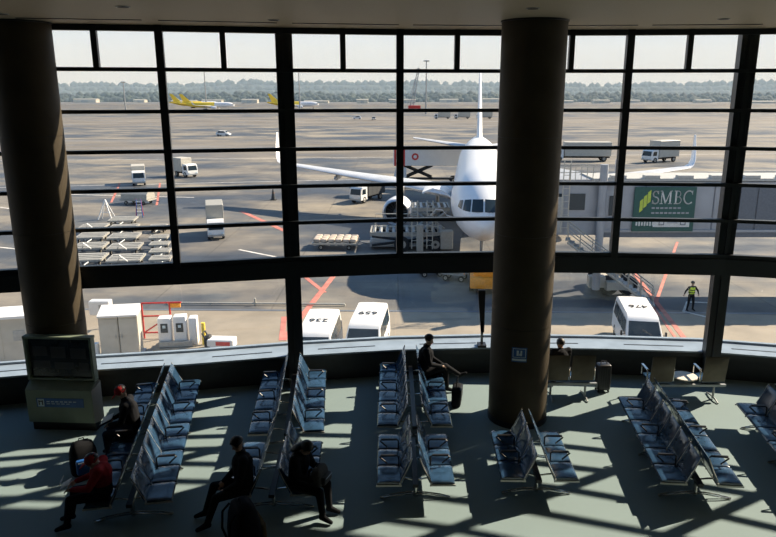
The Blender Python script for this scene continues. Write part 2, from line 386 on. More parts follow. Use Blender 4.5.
def bench(label, near, far, n, half, gap, arms):
    near, far = Vector(near), Vector(far); d = far - near; pitch = d.length / n
    t = thing('bench_seating', label, 'bench', (near.x, near.y, 0), math.atan2(d.y, d.x) - math.pi / 2, 'back to back lounge benches')
    L = d.length
    dep = half - gap - .03
    sm, bm_, lm = seat_mesh(pitch - .035, dep), back_mesh(pitch - .03, .47), leg_mesh(half)
    side = MB().box((0, 0, 0), (dep + .02, .012, .03)).mesh('seat_side_trim', 'trim_alloy')
    edge = MB().tube([(.03, 0, 0), (.012, 0, .24), (.012, 0, .478)], .009, 6).mesh('back_edge_trim', 'trim_alloy')
    lean = R(22)
    for s in (-1, 1):
        rz = 0 if s > 0 else math.pi
        for i in range(n):
            y = (i + .5) * pitch
            inst('seat', sm, t, (s * (gap + .03 + dep / 2), y, .425), (0, s * R(-2) if s > 0 else R(2) * -1, rz))
            inst('backrest', bm_, t, (s * (gap + .02), y, .44), (0, -lean, rz))
        for i in range(n + 1):
            y = min(max(i * pitch, .006), L - .006)
            inst('seat_side_trim', side, t, (s * (gap + .03 + dep / 2), y, .40), (0, 0, rz))
            inst('back_edge_trim', edge, t, (s * (gap + .02), y, .44), (0, -lean, rz))
        for i in arms:
            inst('armrest', ARM_ME, t, (s * (gap + .06), i * pitch, .42), (0, 0, rz))
        MB().box((s * (gap + .045), L / 2, .43), (.025, L, .022)).build('rear_rail', 'trim_alloy', t)
    MB().box((0, L / 2, .36), (.09, L - .1, .06)).build('beam', 'black_plastic', t)
    nl = 2 if n < 5 else (3 if n < 8 else 4)
    for q in range(nl):
        inst('leg', lm, t, (0, .28 + (L - .56) * q / (nl - 1), 0))
    return t
bench('nine-seat double bench beside the information screen, two readers on it', (-4.18, 9.45), (-5.03, 14.12), 9, .66, .22, (2, 4, 6, 8))
bench('six-seat double bench reaching the window post behind the two bulky travellers', (-2.1, 11.78), (-2.36, 14.72), 6, .71, .28, (1, 3, 5))
bench('short three-seat double bench that the two bulky dark travellers sit on', (-2.02, 9.72), (-2.09, 11.42), 3, .71, .28, (1, 2))
bench('six-seat double bench with a traveller seated at its window end', (.32, 12.06), (.29, 15.22), 6, .72, .28, (1, 3, 5))
bench('empty three-seat double bench in line with the traveller by the window', (.29, 10.02), (.27, 11.70), 3, .64, .21, (1, 2))
bench('short three-seat double bench at the foot of the round pillar with the notice', (2.34, 10.15), (2.375, 11.83), 3, .64, .21, (1, 2))
bench('empty six-seat double bench in front of the bronze-backed window chairs', (4.96, 10.03), (5.25, 13.30), 6, .65, .21, (1, 3, 5))
bench('blue six-seat double bench beside the vacant bench by the bronze-backed chairs', (7.22, 9.75), (7.58, 12.98), 6, .65, .21, (1, 3, 5))

# window chairs with bronze backs, facing the glass
WB = MB()
_r = []
for yy in (-.5, -.46, .46, .5):
    k_ = .6 if abs(yy) > .48 else 1
    _r.append([Vector((yy * .50, p[0] * k_, p[1])) for p in ((-.02, 0), (-.03, .3), (-.02, .58), (0, .61), (.02, .58), (.02, .3), (.025, 0))])
WB.loft(_r); WB_ME = WB.mesh('backrest', 'bronze_back')
_s = []
for yy, k_ in ((-.5, .7), (-.46, 1), (.46, 1), (.5, .7)):
    _s.append([Vector((yy * .5, p[0], p[1] * k_)) for p in ((-.22, -.03), (-.22, .03), (0, .04), (.2, .03), (.24, 0), (.2, -.03))])
WS_ME = MB().loft(_s).mesh('seat', 'vinyl')
WARM_ME = MB().tube([(0, .0, .0), (0, .0, .22), (0, .04, .25), (0, .32, .25), (0, .36, .22), (0, .36, .02)], .016, 8).rbox((0, .18, .27), (.055, .34, .022), .008, 1).mesh('armrest', 'chrome')
def window_chairs(label, x0, x1, y, seats, tables, armx):
    t = thing('beam_chairs', label, 'chair', ((x0 + x1) / 2, y, 0), 0, 'bronze-backed window chairs')
    cx = (x0 + x1) / 2; L = x1 - x0
    MB().box((0, .05, .33), (L, .07, .05)).build('beam', 'steel', t)
    for sx_ in seats:
        inst('seat', WS_ME, t, (sx_ - cx, .26, .43)); inst('backrest', WB_ME, t, (sx_ - cx, .02, .44), (R(8), 0, 0))
    for ax in armx: inst('armrest', WARM_ME, t, (ax - cx, .05, .43))
    for tx in tables:
        m_ = MB().cyl((tx - cx, .22, .46), (tx - cx, .22, .485), .27, n=32).build('table_top', 'table_white', t)
        MB().cyl((tx - cx, .1, .33), (tx - cx, .22, .46), .03, n=10).build('table_bracket', 'steel', m_)
    for lx in (-L / 2 + .25, L / 2 - .25):
        MB().cyl((lx, .05, .02), (lx, .05, .33), .025, n=10).tube([(lx, -.22, .02), (lx, -.05, .05), (lx, .15, .05), (lx, .36, .02)], .018, 8).build('leg', 'steel', t)
window_chairs('pair of bronze-backed chairs with a round white table between them facing the window', 5.42, 7.25, 14.12, (5.80, 6.95), (6.4,), (5.50, 6.08, 6.67, 7.21))
window_chairs('pair of bronze-backed chairs beside the pillar, a traveller in one of them', 3.15, 4.42, 14.2, (3.52, 4.08), (), (3.22, 3.80, 4.36))
window_chairs('bronze-backed chair with chrome arm facing the glass past the window post', 8.45, 9.2, 13.75, (8.85,), (), (8.55, 9.13))

# ------------------------------------------------------------------ information screen
k = thing('information_screen', 'grey-green information cabinet with a big dark screen in front of a pillar', 'kiosk', (-6.72, 12.78, 0), R(-3))
MB().xprism([(-.12, .19), (-.12, .88), (.10, 1.03), (.16, 1.03), (.16, .19)], -.69, .66).build('cabinet', 'kiosk_body', k)
MB().add([(.66, -.12, .19), (.72, -.02, .19), (.72, -.02, .95), (.66, -.12, .88), (.66, .16, .19), (.72, .16, .19), (.72, .16, 1.0), (.66, .16, 1.03)], [(0, 1, 2, 3), (1, 5, 6, 2), (4, 7, 6, 5), (3, 2, 6, 7), (0, 4, 5, 1)]).build('side_panel', 'off_white', k)
MB().box((0, .04, .095), (1.3, .2, .19)).build('plinth', 'black_plastic', k)
hd = MB()
hd.box((-.67, .10, 1.49), (.05, .14, .92)); hd.box((.66, .10, 1.49), (.05, .14, .92)); hd.box((0, .10, 1.93), (1.39, .16, .05)); hd.box((0, .16, 1.49), (1.36, .04, .9)); hd.box((0, .11, 1.05), (1.38, .12, .04))
hd.build('hood', 'kiosk_body', k)
scr = MB().rbox((0, .125, 1.49), (1.27, .04, .82), .01, 1).build('screen', 'screen', k)
for x, z, a, b in ((-.42, 1.62, .3, .2), (-.05, 1.6, .3, .24), (.36, 1.58, .32, .22), (-.4, 1.34, .34, .16), (.05, 1.32, .4, .14), (.45, 1.3, .2, .18)):
    MB().box((x, .104, z), (a, .004, b)).build('screen_picture', 'screen_print', scr)
sb = MB().box((.0, -.123, .62), (.96, .012, .19)).build('sign_strip', 'sign_blue', k)
MB().box((-.39, -.131, .62), (.13, .006, .16)).build('icon_tile', 'sign_white', sb)
for x, z, a, b in ((-.425, .62, .02, .1), (-.355, .62, .02, .1), (-.39, .65, .05, .02)): MB().box((x, -.136, z), (a, .004, b)).build('icon_stroke', 'black_plastic', sb)
for q in range(7): MB().box((-.24 + q * .09, -.131, .645), (.06, .006, .02)).build('print_mark', 'sign_white', sb)
for q in range(5): MB().box((-.24 + q * .1, -.131, .60), (.07, .006, .014)).build('print_mark', 'sign_white', sb)

# slim black stand on the sill beside the pillar
st = thing('sill_stand', 'slim black stand on the window sill beside the pillar', 'stand', (2.0, 15.55, .73))
MB().box((0, 0, .03), (.20, .25, .06)).build('base', 'black_plastic', st)
MB().prism([(-.03, -.02), (.03, -.02), (.03, .02), (-.03, .02)], .06, .6).build('post', 'steel', st)
MB().add([(-.03, y, .35) for y in (-.02, .02)] + [(.05, y, .35) for y in (.02, -.02)] + [(-.13, y, 1.4) for y in (-.02, .02)] + [(.05, y, 1.4) for y in (.02, -.02)], [(0, 1, 2, 3), (4, 5, 6, 7), (0, 1, 5, 4), (1, 2, 6, 5), (2, 3, 7, 6), (3, 0, 4, 7)]).build('panel', 'black_plastic', st)

# ------------------------------------------------------------------ people
def capsule(mb, a, ra, b, rb):
    mb.sphere(a, ra, 12, 8); mb.sphere(b, rb, 12, 8); mb.cyl(a, b, ra * .99, rb * .99, 14)
def person(label, loc, rz, J, cl, hair='short', bulk=1.14, name='person'):
    """J: joint positions in the person's frame, facing -y. cl: materials skin, top, trousers, shoes"""
    V = {q: Vector(p) for q, p in J.items()}
    bones = []
    def B(a, ra, b, rb, m): bones.append((Vector(a), ra, Vector(b), rb, m))
    up = (V['neck'] - V['pelvis']).normalized()
    k_ = bulk; B(V['pelvis'], .150, V['waist'], .135 * k_, 2); B(V['waist'], .138 * k_, V['chest'], .150 * k_, 1); B(V['chest'], .150 * k_, V['neck'] - up * .08, .10, 1)
    B(V['neck'] - up * .07, .062, V['head'] - up * .06, .056, 0)
    for s in 'lr':
        B(V['chest'] + up * .06, .10, V['sh_' + s], .068 * k_, 1); B(V['sh_' + s], .066 * k_, V['el_' + s], .052 * k_, 1); B(V['el_' + s], .050 * k_, V['wr_' + s], .036 * k_, 1)
        B(V['pelvis'], .12, V['hip_' + s], .10, 2); B(V['hip_' + s], .100, V['kn_' + s], .072, 2); B(V['kn_' + s], .070, V['an_' + s], .050, 2)
        B(V['an_' + s], .045, V['toe_' + s], .036, 3); B(V['an_' + s] + Vector((0, .03, -.02)), .04, V['toe_' + s], .034, 3)
        hd_ = (V['wr_' + s] - V['el_' + s]).normalized(); pn = V['wr_' + s] + hd_ * .075
        sidev = hd_.cross(Vector((0, 0, 1))); sidev = sidev.normalized() if sidev.length > .1 else Vector((1, 0, 0)); dn = sidev.cross(hd_).normalized()
        if dn.z > 0: dn = -dn
        B(V['wr_' + s], .026, pn, .034, 0)
        for q, ln in enumerate((.058, .07, .065, .05)):
            r0 = pn + sidev * (q - 1.5) * .021 + hd_ * .015; r1 = r0 + hd_ * ln * .6 + dn * .012; r2 = r1 + hd_ * ln * .35 + dn * .03
            B(r0, .0105, r1, .010, 0); B(r1, .010, r2, .009, 0)
        inn = -sidev if (sidev.x > 0) == (V['sh_' + s].x > 0) else sidev
        tb = V['wr_' + s] + hd_ * .03 + inn * .025; B(tb, .014, tb + hd_ * .035 + inn * .035 + dn * .01, .012, 0); B(tb + hd_ * .035 + inn * .035 + dn * .01, .012, tb + hd_ * .07 + inn * .035 + dn * .025, .010, 0)
    mb = MB()
    for a, ra, b, rb, m in bones: capsule(mb, a, ra, b, rb)
    # head: skull, jaw, nose, ears, turned to the gaze
    h = V['head']; gz = (V['gaze'] - h).normalized(); rt = gz.cross(Vector((0, 0, 1))).normalized(); hu = rt.cross(gz).normalized()
    M = Matrix((rt, -gz, hu)).transposed()
    def hp(x, y, z): return h + M @ Vector((x, y, z))
    def blob(c, r, sc):
        t_ = MB().sphere((0, 0, 0), r, 14, 10, 0, sc); mb.add([hp(*(Vector(c) + Vector(v))) for v in t_.v], t_.f)
    blob((0, .012, .03), .098, (.80, 1.0, .98)); blob((0, -.02, -.045), .07, (.85, .95, 1.0)); blob((0, -.098, -.012), .018, (.8, 1.1, 1.2))
    blob((.08, .01, -.01), .022, (.5, .9, 1.3)); blob((-.08, .01, -.01), .022, (.5, .9, 1.3)); blob((0, -.075, -.098), .025, (1.1, .8, .7))
    me = mb.mesh('body', ['skin'])
    tmp = bpy.data.objects.new('body', me); col.objects.link(tmp)
    r_ = tmp.modifiers.new('r', 'REMESH'); r_.mode = 'VOXEL'; r_.voxel_size = .012; r_.use_smooth_shade = True
    s_ = tmp.modifiers.new('s', 'SMOOTH'); s_.iterations = 2; s_.factor = .5
    dg = bpy.context.evaluated_depsgraph_get(); me2 = bpy.data.meshes.new_from_object(tmp.evaluated_get(dg)); bpy.data.objects.remove(tmp)
    me2.materials.clear()
    for m in cl: me2.materials.append(MATS[m])
    bb = [(a, b - a, max((b - a).length_squared, 1e-9), (ra + rb) / 2, m) for a, ra, b, rb, m in bones] + [(h + up * -.02, Vector((0, 0, .02)), .0004, .1, 0)]
    mi = []
    for p in me2.polygons:
        c = p.center; best = 9; bm_ = 0
        for a, d_, l2, rr, m in bb:
            tt = min(1, max(0, (c - a).dot(d_) / l2)); q = (c - a - d_ * tt).length - rr
            if q < best: best = q; bm_ = m
        mi.append(bm_)
    me2.polygons.foreach_set('material_index', mi); me2.polygons.foreach_set('use_smooth', [True] * len(mi))
    root = thing(name, label, 'person', loc, rz)
    inst('body', me2, root)
    def piece(nm, fn, m):
        t_ = MB(); fn(t_); t_.v = [tuple(hp(*v)) for v in t_.v]; return t_.build(nm, m, root)
    def eyes(t_):
        for s in (-1, 1): t_.sphere((s * .032, -.081, .012), .012, 8, 6, 0, (1, .5, .7))
    piece('eyes', eyes, 'hair')
    piece('mouth', lambda t_: t_.sphere((0, -.088, -.058), .02, 8, 6, 0, (1.1, .4, .3)), 'red_cloth')
    def hairfn(t_):
        rings = []
        for q in range(7):
            a = R(4 + q * (17 if hair != 'long' else 21)); rr = math.sin(a)
            ring = []
            for j in range(18):
                b = 2 * math.pi * j / 18; fy = math.sin(b)
                drop = a if fy > -.35 else min(a, R(62))
                ring.append(Vector((.092 * math.sin(drop) * math.cos(b), .016 + .112 * math.sin(drop) * math.sin(b), .035 + .108 * math.cos(drop))))
            rings.append(ring)
        t_.loft(rings, 0)
        if hair == 'long': t_.sphere((0, .07, -.12), .1, 12, 8, 0, (.95, .6, 1.5))
    if hair == 'cap':
        def capfn(t_):
            t_.sphere((0, .012, .045), .112, 16, 8, 0, (.88, 1.0, .85)); t_.rbox((0, -.14, .05), (.14, .12, .014), .005, 1)
        piece('cap', capfn, 'red_cloth')
    piece('hair', hairfn, 'hair')
    return root
def seated(lean=0, side=0, feet=.45, knees=.10, hands=((.16, -.34, .66), (-.16, -.34, .66)), gaze=(0, -1.2, .7), cross=False, slump=0, z=.0):
    l = lean
    J = dict(pelvis=(0, 0, .58), waist=(side * .3, -l * .25, .76), chest=(side * .7, -l * .6, .97 - slump * .3), neck=(side, -l, 1.16 - slump * .6), head=(side * 1.15, -l - .05 - slump * .2, 1.29 - slump * .8), gaze=gaze,
             hip_l=(.10, -.04, .55), hip_r=(-.10, -.04, .55), kn_l=(knees + .04, -.46, .53), kn_r=(-knees - .04, -.46, .53),
             an_l=(knees + .03, -feet, .10), an_r=(-knees - .03, -feet, .10), toe_l=(knees + .05, -feet - .15, .045), toe_r=(-knees - .05, -feet - .15, .045))
    if cross: J.update(kn_r=(.06, -.46, .66), an_r=(.16, -.78, .42), toe_r=(.18, -.92, .46))
    for s, q, hnd in (('l', 1, hands[0]), ('r', -1, hands[1])):
        sh = Vector((J['chest'][0] + q * .175, J['chest'][1] + .0, J['chest'][2] + .11)); J['sh_' + s] = sh
        w_ = Vector(hnd); md = (sh + w_) / 2; J['el_' + s] = md + Vector((q * .08, .06, -.10)); J['wr_' + s] = w_
    return J
def facing(dx, dy): return math.atan2(dx, -dy)       # rotation that turns -y to (dx, dy)
# readers on the nine-seat bench
f1 = facing(-1, -.15)
person('person in dark clothes and a red cap reading on the nine-seat bench', (-4.92, 11.72, 0), f1, seated(.10, 0, .46, hands=((.14, -.36, .72), (-.14, -.36, .72)), gaze=(0, -.6, .8)), ['skin', 'black_cloth', 'navy_cloth', 'black_cloth'], 'cap')
f2 = facing(-1, -.18)
person('person in a red top and cap with a white page at the bench end', (-4.62, 9.62, 0), f2, seated(.0, 0, .55, hands=((.13, -.40, .70), (-.13, -.40, .70)), gaze=(0, -.7, .6), slump=.26), ['skin', 'red_cloth', 'black_cloth', 'black_cloth'], 'cap')
f3 = facing(-1, -.35)
person('person in a dark coat sitting with legs stretched toward the floor beside a big bag', (-2.44, 9.78, 0), f3, seated(.02, 0, .62, .14, hands=((.14, -.30, .62), (-.14, -.30, .62)), gaze=(0, -1, .6)), ['skin', 'black_cloth', 'black_cloth', 'black_cloth'], 'short')
f4 = facing(1, -.35)
person('person with long dark hair bent over a grey bag held on the lap', (-1.62, 9.9, 0), f4, seated(.10, 0, .5, .10, hands=((.13, -.40, .72), (-.13, -.40, .72)), gaze=(0, -.6, .5), slump=.14), ['skin', 'black_cloth', 'black_cloth', 'black_cloth'], 'long')
f5 = facing(1, -.1)
person('person in a dark jacket with crossed legs at the window end of a bench', (.60, 14.45, 0), f5, seated(.04, 0, .5, .09, hands=((.10, -.40, .68), (-.05, -.36, .70)), gaze=(0, -1, .9), cross=True), ['skin', 'black_cloth', 'black_cloth', 'black_cloth'], 'short')
f6 = facing(-.25, 1)
person('person in black facing the glass on the chair beside the pillar', (3.62, 14.42, 0), f6, seated(-.04, 0, .48, hands=((.16, -.34, .64), (-.16, -.34, .64)), gaze=(0, -1, 1.0), slump=.12), ['skin', 'black_cloth', 'black_cloth', 'black_cloth'], 'short')

# things they hold and luggage
def local(loc, rz, p):
    q = Matrix.Rotation(rz, 3, 'Z') @ Vector(p); return (loc[0] + q.x, loc[1] + q.y, loc[2] + q.z)
bk = thing('open_book', 'open white book in the hands of the reader in the red cap', 'book', local((-4.92, 11.72, 0), f1, (0, -.46, .76)), f1)
for s in (-1, 1):
    MB().box((s * .075, 0, 0), (.148, .21, .012), 0, Matrix.Rotation(R(-14 * s), 3, 'Y') @ Matrix.Rotation(R(25), 3, 'X')).build('page_block', 'paper', bk)
MB().box((0, 0, -.022), (.30, .22, .006), 0, Matrix.Rotation(R(25), 3, 'X')).build('cover', 'navy_cloth', bk)
pg = thing('folded_paper', 'small folded white paper held by the person in red', 'paper', local((-4.62, 9.62, 0), f2, (0, -.53, .74)), f2)
MB().box((0, 0, 0), (.2, .15, .008), 0, Matrix.Rotation(R(30), 3, 'X')).build('sheet', 'paper', pg)
MB().box((0, -.06, .05), (.2, .1, .006), 0, Matrix.Rotation(R(70), 3, 'X')).build('flap', 'paper', pg)

def suitcase(label, loc, rz, wd, dp, hg, m, face=None):
    t = thing('suitcase', label, 'suitcase', loc, rz)
    b = MB().rbox((0, 0, hg / 2 + .05), (wd, dp, hg), .045, 3).build('shell', m, t)
    for q in range(5): MB().box((-wd * .36 + q * wd * .18, -dp / 2 - .002, hg / 2 + .05), (.018, .012, hg * .78)).build('rib', face or m, b)
    for sx_ in (-1, 1):
        for sy_ in (-1, 1): MB().cyl((sx_ * wd * .38 - .015, sy_ * dp * .32, .028), (sx_ * wd * .38 + .015, sy_ * dp * .32, .028), .028, n=12).build('wheel', 'rubber', t)
    MB().tube([(-wd * .22, 0, hg + .04), (-wd * .22, 0, hg + .10), (-wd * .2, 0, hg + .115), (wd * .2, 0, hg + .115), (wd * .22, 0, hg + .10), (wd * .22, 0, hg + .04)], .011, 8).build('handle', 'black_plastic', t)
    return t
suitcase('black upright suitcase beside the bronze-backed chair near the pillar', (4.66, 14.6, 0), R(6), .30, .25, .62, 'black_plastic')
def backpack(name, label, cat, loc, rz, sz, m, pocket, strap='black_cloth'):
    t = thing(name, label, cat, loc, rz); wd, dp, hg = sz
    mb = MB(); rings = []
    for z, kx, ky in ((0, .86, .8), (.06, 1, 1), (.35, 1.02, 1.05), (.7, .95, .92), (.9, .78, .7), (.98, .5, .42), (1.0, .2, .15)):
        rings.append([Vector((wd / 2 * kx * math.copysign(abs(math.cos(a)) ** .55, math.cos(a)), dp / 2 * ky * math.copysign(abs(math.sin(a)) ** .55, math.sin(a)), z * hg)) for a in [2 * math.pi * j / 24 for j in range(24)]])
    mb.loft(rings).build('bag_body', m, t)
    pk = MB().rbox((0, -dp / 2 - .02, hg * .34), (wd * .72, .09, hg * .46), .035, 2).build('front_pocket', pocket, t)
    MB().tube([(-wd * .3, -dp / 2 - .068, hg * .5), (wd * .3, -dp / 2 - .068, hg * .5)], .006, 6).build('zip', 'steel', pk)
    for s in (-1, 1): MB().tube([(s * wd * .25, dp * .38, hg * .9), (s * wd * .3, dp * .62, hg * .75), (s * wd * .32, dp * .66, hg * .4), (s * wd * .34, dp * .48, hg * .08)], .018, 8).build('strap', strap, t)
    MB().tube([(-.05, dp * .1, hg * .97), (-.04, dp * .1, hg * 1.05), (.04, dp * .1, hg * 1.05), (.05, dp * .1, hg * .97)], .010, 8).build('grab_loop', strap, t)
    return t
backpack('backpack', 'black backpack with a shiny blue panel on the floor by the readers', 'backpack', (-5.62, 11.12, 0), R(35), (.46, .34, .62), 'black_cloth', 'blue_shell')
backpack('travel_bag', 'large dark travel bag with a light patterned pocket near the stretched legs', 'bag', (-2.28, 8.98, 0), R(120), (.62, .42, .80), 'black_cloth', 'camel_cloth')
backpack('lap_bag', 'grey bag on the lap of the long-haired person', 'bag', local((-1.62, 9.9, 0), f4, (0, -.40, .615)), f4, (.36, .20, .30), 'grey_cloth', 'grey_cloth')
hb = thing('shoulder_bag', 'black shoulder bag on the floor beside the window-end bench seats', 'bag', (1.28, 13.9, 0), R(80))
MB().rbox((0, 0, .22), (.40, .20, .44), .05, 3).build('bag_body', 'black_cloth', hb)
MB().rbox((0, -.09, .30), (.38, .06, .24), .02, 2).build('flap', 'black_plastic', hb)
MB().tube([(-.17, 0, .42), (-.14, 0, .6), (0, 0, .66), (.14, 0, .6), (.17, 0, .42)], .012, 8).build('handle', 'black_plastic', hb)

# ------------------------------------------------------------------ apron, far ground, woods
mb = MB(); mb.prism([(-2600, 16), (2600, 16), (2600, 3000), (-2600, 3000)], -1.0, 0)
apron = mb.build('apron', 'apron_ground', None, (0, 0, AP)); apron['kind'] = 'structure'
pad = struct('service_road', MB().prism([(-60, 17.0), (60, 17.0), (60, 37.2), (-60, 39.6)], AP - .4, AP + .02), 'concrete_pad')
def line(nm, m, p, q, wd, parent=apron, z=.012):
    p, q = Vector(p), Vector(q); d = (q - p).normalized(); nn = Vector((-d.y, d.x)) * wd / 2
    return MB().prism([tuple(p + nn), tuple(p - nn), tuple(q - nn), tuple(q + nn)], 0, z).build(nm, m, parent)
line('red_line', 'paint_red', (-5.95, 33.6), (-4.3, 48.5), .34, z=.035); line('red_line', 'paint_red', (-7.3, 48.2), (-4.7, 42.5), .3)
line('red_line', 'paint_red', (-6.5, 37.5), (-6.0, 33.6), .3, z=.03)
line('red_line', 'paint_red', (14.85, 33.5), (16.9, 48.5), .28, z=.035); line('red_line', 'paint_red', (14.4, 33.5), (15.5, 41), .14, z=.035)
line('red_line', 'paint_red', (15.6, 40), (24, 58), .2)
line('red_line', 'paint_red', (-39.5, 98), (-33.5, 80), .25); line('red_line', 'paint_red', (-33.8, 98), (-27.5, 78), .25); line('red_line', 'paint_red', (-10, 62), (-17, 74), .5)
for a, b in (((16.7, 38.5), (17.7, 40.4)), ((17.7, 40.4), (19.1, 40.2)), ((19.1, 40.2), (17.7, 37.3)), ((17.7, 37.3), (16.7, 38.5))): line('white_line', 'paint_white', a, b, .14, z=.035)
line('road_edge', 'bridge_dark', (-60, 39.75), (60, 37.35), .22, z=.03)
line('white_line', 'paint_white', (-60, 92), (80, 118), .25); line('white_line', 'paint_white', (-90, 130), (110, 150), .3); line('white_line', 'paint_white', (-25, 84), (-75, 92), .3)
line('white_line', 'paint_white', (-28, 54), (-36, 57), .25); line('white_line', 'paint_white', (20, 60), (34, 75), .25)
line('white_line', 'paint_white', (-42, 75), (-60, 86), .25); line('white_line', 'paint_white', (-9, 52), (-13, 55), .25)
# low guard rail between the service road and the stands
for (x0, x1) in ((-14.0, -3.2),):
    g = thing('guard_rail', 'low white guard rail along the edge of the service road', 'rail', (x0, 39.9, AP))
    MB().tube([(0, 0, .12), (x1 - x0, -.3, .12)], .06, 8).build('rail', 'off_white', g)
    for q in range(5): MB().cyl((q * (x1 - x0) / 4, -.075 * q, 0), (q * (x1 - x0) / 4, -.075 * q, .45 if q == 2 else .12), .06, n=8).build('post', 'off_white', g)

def forest(y0, amp, base, seed, x0, x1, step, bulge):
    rnd = random.Random(seed); mb = MB(); ico = bmesh.new(); bmesh.ops.create_icosphere(ico, subdivisions=1, radius=1); iv = [v.co.copy() for v in ico.verts]; ico.verts.index_update()
    ifc = [[v.index for v in f.verts] for f in ico.faces]; ico.free()
    def hgt(x): return base + amp * (math.sin(x * .004 + seed) * .5 + math.sin(x * .011 + 2 * seed) * .3 + math.sin(x * .027) * .2) + bulge(x)
    xs = [x0 + step * 3 * i for i in range(int((x1 - x0) / step / 3) + 1)]
    mb.loft([[Vector((x, y0 - 40, 0)), Vector((x, y0, hgt(x) * .8)), Vector((x, y0 + 120, hgt(x) * .9)), Vector((x, y0 + 300, 0))] for x in xs])
    x = x0
    while x < x1:
        for row in range(4):
            q = row / 3; s = rnd.uniform(.8, 1.35) * step * .8; c = Vector((x + rnd.uniform(-step, step), y0 - 36 + 42 * q, hgt(x) * .82 * q + rnd.uniform(-2, 2)))
            mb.add([(c.x + v.x * s, c.y + v.y * s, c.z + v.z * s * rnd.uniform(.85, 1.2)) for v in iv], ifc)
        x += step * .62
    o = mb.build('forest', 'forest', None, (0, 0, AP), ang=80); o['kind'] = 'stuff'; return o
def bl(x):
    return 8 * math.exp(-((x + 320) / 60) ** 2) + 10 * math.exp(-((x - 900) / 260) ** 2) - 5 * math.exp(-((x - 450) / 120) ** 2)
f1o = forest(1500, 5, 33, 1.3, -1250, 1250, 9, bl); tag(f1o, 'hazy wooded ridge along the whole horizon behind the airfield', 'forest')
f2o = forest(1050, 3, 9, 2.1, -900, 900, 6, lambda x: 0); tag(f2o, 'lower belt of trees at the edge of the airfield under the ridge', 'forest')

